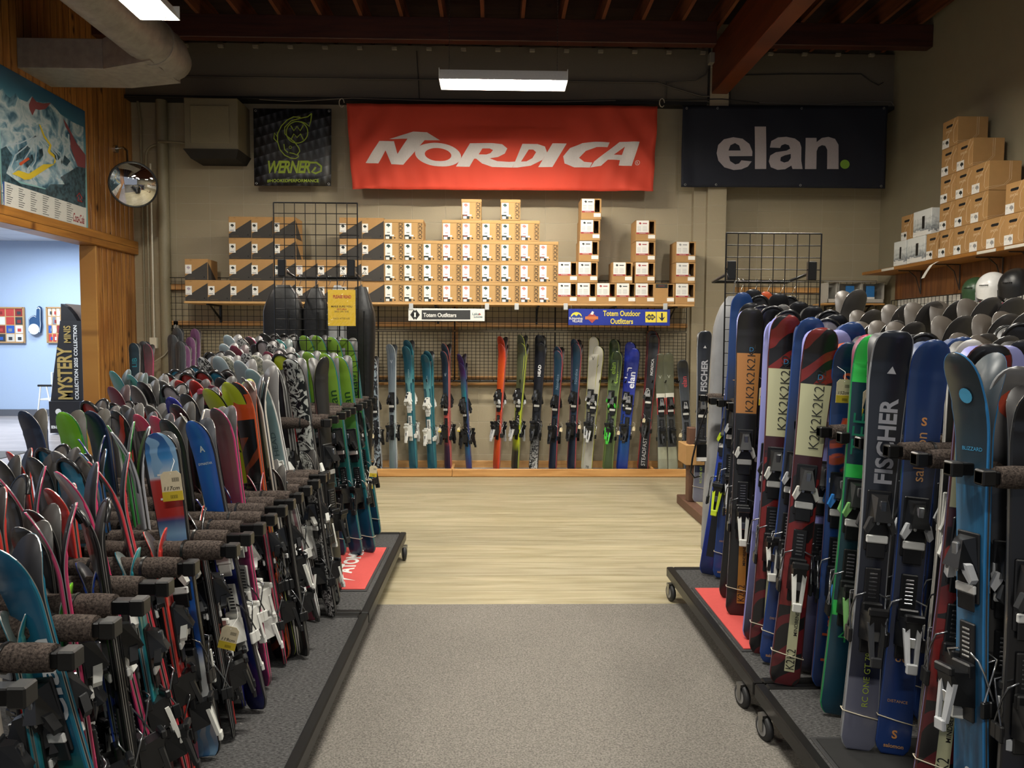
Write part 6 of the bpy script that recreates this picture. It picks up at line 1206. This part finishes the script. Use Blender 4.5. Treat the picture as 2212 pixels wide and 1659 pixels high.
for Y, row, dn, tail, tip, az, k in LEFT:
    key = (cart_of(Y), row, dn); cnt[key] = cnt.get(key, 0)+1
    pair(dn, tail, tip, az, slot_label(DS[dn], key, 'left'), f'ski pairs in the {key[0]} left rack', strap=(dn == 'lime'))
# ------------------------------------------------------------------ right racks
def Rp(dn, tip, tail, label, az=14, dY=.06, Y=None, zt=None, **k):
    if Y is None: a = PZ(*tail, ZP); Y = a.y
    else: a = PY(*tail, Y); a = Vector((a.x, Y, ZP))
    b_ = PY(*tip, Y+dY); return pair(dn, a, b_, az, label, 'ski pairs in the right racks', **k)
Rp('xdr', (1606, 690), (1528, 1240), 'grey and blue ski pair with yellow bindings leaning beside the grey bag', az=25)
Rp('k2brown', (1621, 668), (1592, 1328), 'black ski pair with tan panel, farthest on the right rack', az=12)
Rp('k2red', (1697, 683), (1647, 1412), 'black and red ski pair with cream panel, farther of the first two', az=12)
Rp('distance', (1752, 686), (1668, 1432), 'plain blue ski pair between the two nearest cream panelled red pairs', az=14)
Rp('k2red', (1775, 708), (1693, 1478), 'black and red ski pair with cream panel, second from far end', az=14)
Rp('distance', (1838, 700), (1745, 1450), 'blue ski pair behind the orange-flamed blue pair', az=14)
Rp('zephyr', (1834, 738), (1783, 1484), 'deep blue and orange ski pair wearing a cream price tag', az=12)
Rp('rossgreen', (1884, 722), (1802, 1542), 'dark teal ski pair with neon green tip and sidewalls', az=14)
Rp('fischer', (1926, 716), (1852, 1618), 'charcoal ski pair with large white lettering and grey tail', az=10)
Rp('distance', (2010, 737), (1926, 1628), 'dark blue ski pair with white barcode sticker at its tip', az=12)
Rp('distance', (2072, 732), (2006, 1560), 'blue ski pair behind the nearest cream panelled red pair', az=14)
Rp('k2red', (2132, 742), (2012, 1735), 'black and red ski pair with cream panel, nearest to the camera', az=14)
Rp('pearl', (2105, 762), (2095, 1790), 'slate and sky blue ski pair with tips curving left', az=78)
Rp('orangelogo', (2190, 790), (2150, 1800), 'black ski pair with orange emblem on the tip, right frame edge', az=20)
Rp('blackteal', (2235, 830), (2190, 1850), 'black ski pair with small teal mark, partly outside the right edge', az=5)
# behind them
back = [('blackface', 1626, 627, 4.55), ('distance', 1604, 632, 4.40), ('blackcap', 1640, 640, 4.40), ('orangetop', 1653, 631, 4.62), ('blackface', 1682, 636, 4.45), ('blackcap', 1703, 642, 4.62), ('blackface', 1622, 655, 4.05), ('blackcap', 1646, 662, 3.95), ('blackface', 1725, 655, 4.25), ('blackface', 1755, 662, 3.95), ('fisblack', 1669, 664, 3.85), ('blackcap', 1702, 672, 3.60),
        ('grey', 1690, 659, 4.2), ('blackteal', 1805, 680, 3.45), ('blackcap', 1790, 672, 3.6), ('lilac', 1640, 676, 3.90), ('lilac', 1684, 690, 3.47), ('lilac', 1806, 712, 3.12), ('whitecap', 1783, 692, 3.3), ('blackcap', 1990, 725, 2.72), ('graff', 1975, 728, 2.8), ('whitetip', 2090, 735, 2.55), ('lilac', 2165, 745, 2.38), ('blackface', 2205, 735, 2.5), ('blackcap', 2195, 700, 2.75), ('pinkcap', 1868, 724, 3.0)]
bc = {}
back.sort(key=lambda q: -q[3]); tt = {}
for q in back: tt[q[0]] = tt.get(q[0], 0)+1
for dn, px, py, Y in back:
    bc[dn] = bc.get(dn, 0)+1; tip = PY(px, py, Y+.05); tail = Vector((tip.x-.10, Y, ZP))
    lab = f'{DS[dn]["desc"]} ski pair'+(f', {ORD[bc[dn]-1]} such from the far end' if tt[dn] > 1 else '')+', second row of right racks'
    pair(dn, tail, tip, 14, lab, 'ski pairs in the right racks', backbind=False)
bases = [(1840, 627, 2.05, 6), (1873, 668, 2.05, 9), (1880, 694, 1.95, 7), (1945, 658, 2.1, 9), (1918, 694, 1.95, 6), (1958, 696, 1.95, 5), (1998, 652, 2.1, 11), (2055, 647, 2.15, 13), (2118, 643, 2.15, 14), (2062, 680, 2.02, 12), (2155, 676, 2.05, 14), (2105, 720, 1.88, 10), (2150, 722, 1.86, 10), (2200, 672, 2.1, 14), (2168, 646, 2.25, 8)]
bases = sorted(bases, key=lambda q: q[2]/(q[0]-1070), reverse=True)
for i, (px, py, X, _) in enumerate(bases):
    p = PX(px, py, X); pair('liberty', Vector((X-.12, p.y+.02, ZP)), p+Vector((-.0, 0, 0)), -8, f'dark grey ski pair with splayed tips, rear of right racks, {ORD[i]} from far end', 'splayed dark ski pairs behind the right racks', binding=False)
# ------------------------------------------------------------------ skis on the back wall
def Wp(dn, tip, tail, label, az, n=1, dx=14, dy=14, Yt=8.86, **k):
    for i in range(n):
        a = PY(tail[0]+(i*dx*.35), tail[1], Yt+.035*i); a = Vector((a.x, Yt+.035*i, .05)); b_ = PY(tip[0]+(i*dx), tip[1]-i*dy, 8.97+.02*i)
        pair(dn, a, b_, az, (label if i == 0 else 'taller '+label.replace('ski pair', 'ski pair behind', 1)), 'ski pairs along the back wall', **k)
Wp('w_bw', (806, 768), (818, 1004), 'black and pale blue ski pair half hidden by the left rack', 30)
Wp('w_grey', (846, 744), (850, 1012), 'blue-grey ski pair, leftmost fully visible on the back wall', 30)
Wp('w_teal', (880, 748), (893, 1012), 'tall teal ski pair with white bindings on the back wall', 35, 2, 3, 14)
Wp('w_teal', (920, 766), (933, 1012), 'shorter teal ski pair with white bindings, second such from left', 35, 2, 6, 8)
Wp('w_salmon', (962, 758), (968, 1010), 'navy and salmon ski pair on the back wall', 45, 2, 2, 16)
Wp('w_purple', (1000, 784), (1014, 1012), 'purple and turquoise ski pair with splayed tips', 55, 2, -3, 20)
Wp('w_orange', (1087, 744), (1072, 1014), 'flaming orange ski pair on the back wall', 50, 2, -1, 18)
Wp('w_olive', (1132, 742), (1112, 1012), 'olive and acid yellow ski pair beside the orange ones', 50, 2, -3, 18)
Wp('w_head', (1170, 740), (1152, 1012), 'black ski pair with white block letters beside the olive pair', 30, 2, -2, 16)
Wp('w_navy', (1208, 758), (1193, 1012), 'shorter steel navy ski pair with red edges', 40, 2, 0, 9)
Wp('w_navy', (1248, 742), (1234, 1012), 'longer steel navy ski pair with red edges', 40, 2, -3, 10)
Wp('w_white', (1295, 748), (1268, 1014), 'off-white ski pair with black shield marks', 25, 2, -10, 20)
Wp('w_green', (1335, 760), (1313, 1014), 'forest green ski pair with green bindings', 30, 2, -6, 26)
Wp('w_blue', (1372, 752), (1344, 1014), 'electric blue ski pair with white lettering', 22, 2, -9, 12)
Wp('w_black', (1414, 722), (1388, 1014), 'tall black ski pair with white lettering and red edge', 25, 2, -3, 8)
Wp('w_olivered', (1424, 764), (1432, 1014), 'olive, white and red ski, left one of the two side by side', 0, single=True)
Wp('w_olivered', (1442, 763), (1454, 1014), 'olive, white and red ski, right one of the two side by side', -4, single=True)
Wp('w_blackred', (1474, 778), (1489, 1014), 'graphite ski pair with red letters at the right end', 8, 1)
for i, (px, py, dn) in enumerate(((423, 711, 'rosspurple'), (413, 728, 'rosspurple'), (402, 747, 'rosspurple'), (385, 709, 'rossgrey'), (374, 722, 'rossgrey'), (391, 738, 'rossgrey'))):
    Y = 8.95-.07*(i % 3); p = PY(px, py, Y); pair(dn, Vector((p.x+.02, Y-.1, .05)), p, 10, f'{"lilac" if i < 3 else "smoke grey"} ski pair in the back left corner, {["tallest", "middle", "shortest"][i % 3]} of three', 'lilac and grey skis in the back left corner', binding=False)
for px, py, dn, l_ in ((291, 742, 'darkteal', 'dark teal'), (322, 743, 'purple', 'mauve'), (312, 738, 'rossgrey', 'dark grey')):
    Y = 8.4 if dn != 'rossgrey' else 8.5; p = PY(px, py, Y); pair(dn, Vector((p.x+.03, Y-.1, .01)), p, 8, f'{l_} wide ski pair leaning by the pine boards in the left corner', 'wide skis by the pine boards', binding=False)
p = PY(1522, 716, 7.0); pair('fischer', Vector((p.x-.05, 6.9, .1)), p, 5, 'dark grey ski pair standing behind the light grey bag', None)
# ------------------------------------------------------------------ tags and stickers
def ptag(px, py, Y, w_, h_, label, txt=None, rot=0, yellow=True, px_of=None):
    p = PY(px, py, Y); t = thing('price_tag', label, 'tag', (p.x, p.y, p.z-h_/2), 'paper price tags'); Mx = Matrix.Translation(p) @ Matrix.Rotation(R(rot), 4, 'Y')
    b = MB().prism([(-w_/2, -h_/2), (w_/2, -h_/2), (w_/2, h_/2-.012), (w_/2-.012, h_/2), (-w_/2+.012, h_/2), (-w_/2, h_/2-.012)], 0, .001, 0, Mx); part('card', b, mat('#d9cba9', .7), t)
    if yellow: part('yellow_sticker', MB().box(-w_/2, w_/2, -.0012, -.0002, -h_/2, -h_*.18, 0, Mx), mat('#cdb42e', .6), t)
    b = MB()
    for k in range(8): b.box(w_*.05+k*w_*.045, w_*.065+k*w_*.045, -.001, -.0004, h_*.14, h_*.28, 0, Mx)
    if yellow:
        for k in range(8): b.box(-w_*.1+k*w_*.045, -w_*.085+k*w_*.045, -.0018, -.0013, -h_*.42, -h_*.3, 0, Mx)
    part('barcode', b, M_BLACK, t)
    if txt: b = MB(); vt, ft, asp = text(txt, 0, .2); b.add([tuple(Mx @ Vector((x*w_*.75, -.0015, -h_*.07+y*h_*.13))) for x, y in vt], ft); part('lettering', b, M_BLACK, t)
    part('string', MB().tube([Mx @ Vector((0, -.001, h_/2-.01)), Mx @ Vector((.01, .02, h_/2+.03)), Mx @ Vector((-.01, .05, h_/2+.05))], .001, 4), M_WHITE, t)
ptag(494, 1378, 2.60, .062, .085, 'cream price tag reading 119cm hanging from black bindings', '119cm', 14)
ptag(783, 1054, 4.95, .06, .085, 'yellow and cream tag on the green skis, lowest of three', None, 12)
ptag(796, 1045, 5.1, .055, .075, 'yellow and cream tag on the green skis, middle of three', None, -5)
ptag(806, 1018, 5.25, .055, .08, 'yellow and cream tag on the green skis, upper right of three', None, 4)
def sticker(tname, px0, px1, py0, py1, Y, m, label): a, c, d, e = prect(px0, px1, py0, py1, Y); 
ptag(371, 1050, 2.48, .068, .10, 'price label reading 117cm on the white and blue junior ski', '117cm', -6)
ptag(1823, 845, 2.95, .062, .095, 'cream price tag reading 152cm on the deep blue ski', '152cm', 2)
ptag(1873, 872, 2.80, .035, .11, 'cream price tag reading 154 beside the white lettered charcoal ski', '154', 2)
ptag(1646, 855, 3.82, .03, .10, 'narrow price tag between the tan and cream panelled skis', '147', 2)
for i, (px, py) in enumerate(((950, 929), (991, 928), (1252, 922), (1369, 926), (1212, 928), (1470, 940), (805, 942), (1336, 935), (1391, 908))): ptag(px, py, 8.76, .035, .05, f'tiny paper tag on the wall skis, {ORD[sorted([950, 991, 1252, 1369, 1212, 1470, 805, 1336, 1391]).index(px)]} from the left', None, 8, i < 2)
p = PY(1994, 754, 2.60); t = thing('barcode_sticker', 'white barcode sticker on the dark blue ski tip', 'sticker', p); part('label', MB().box(p.x-.03, p.x+.03, p.y-.0, p.y+.001, p.z-.016, p.z+.016), M_WHITE, t)
part('barcode', MB().box(p.x-.005, p.x+.026, p.y-.001, p.y, p.z+.008, p.z+.013), M_BLACK, t)
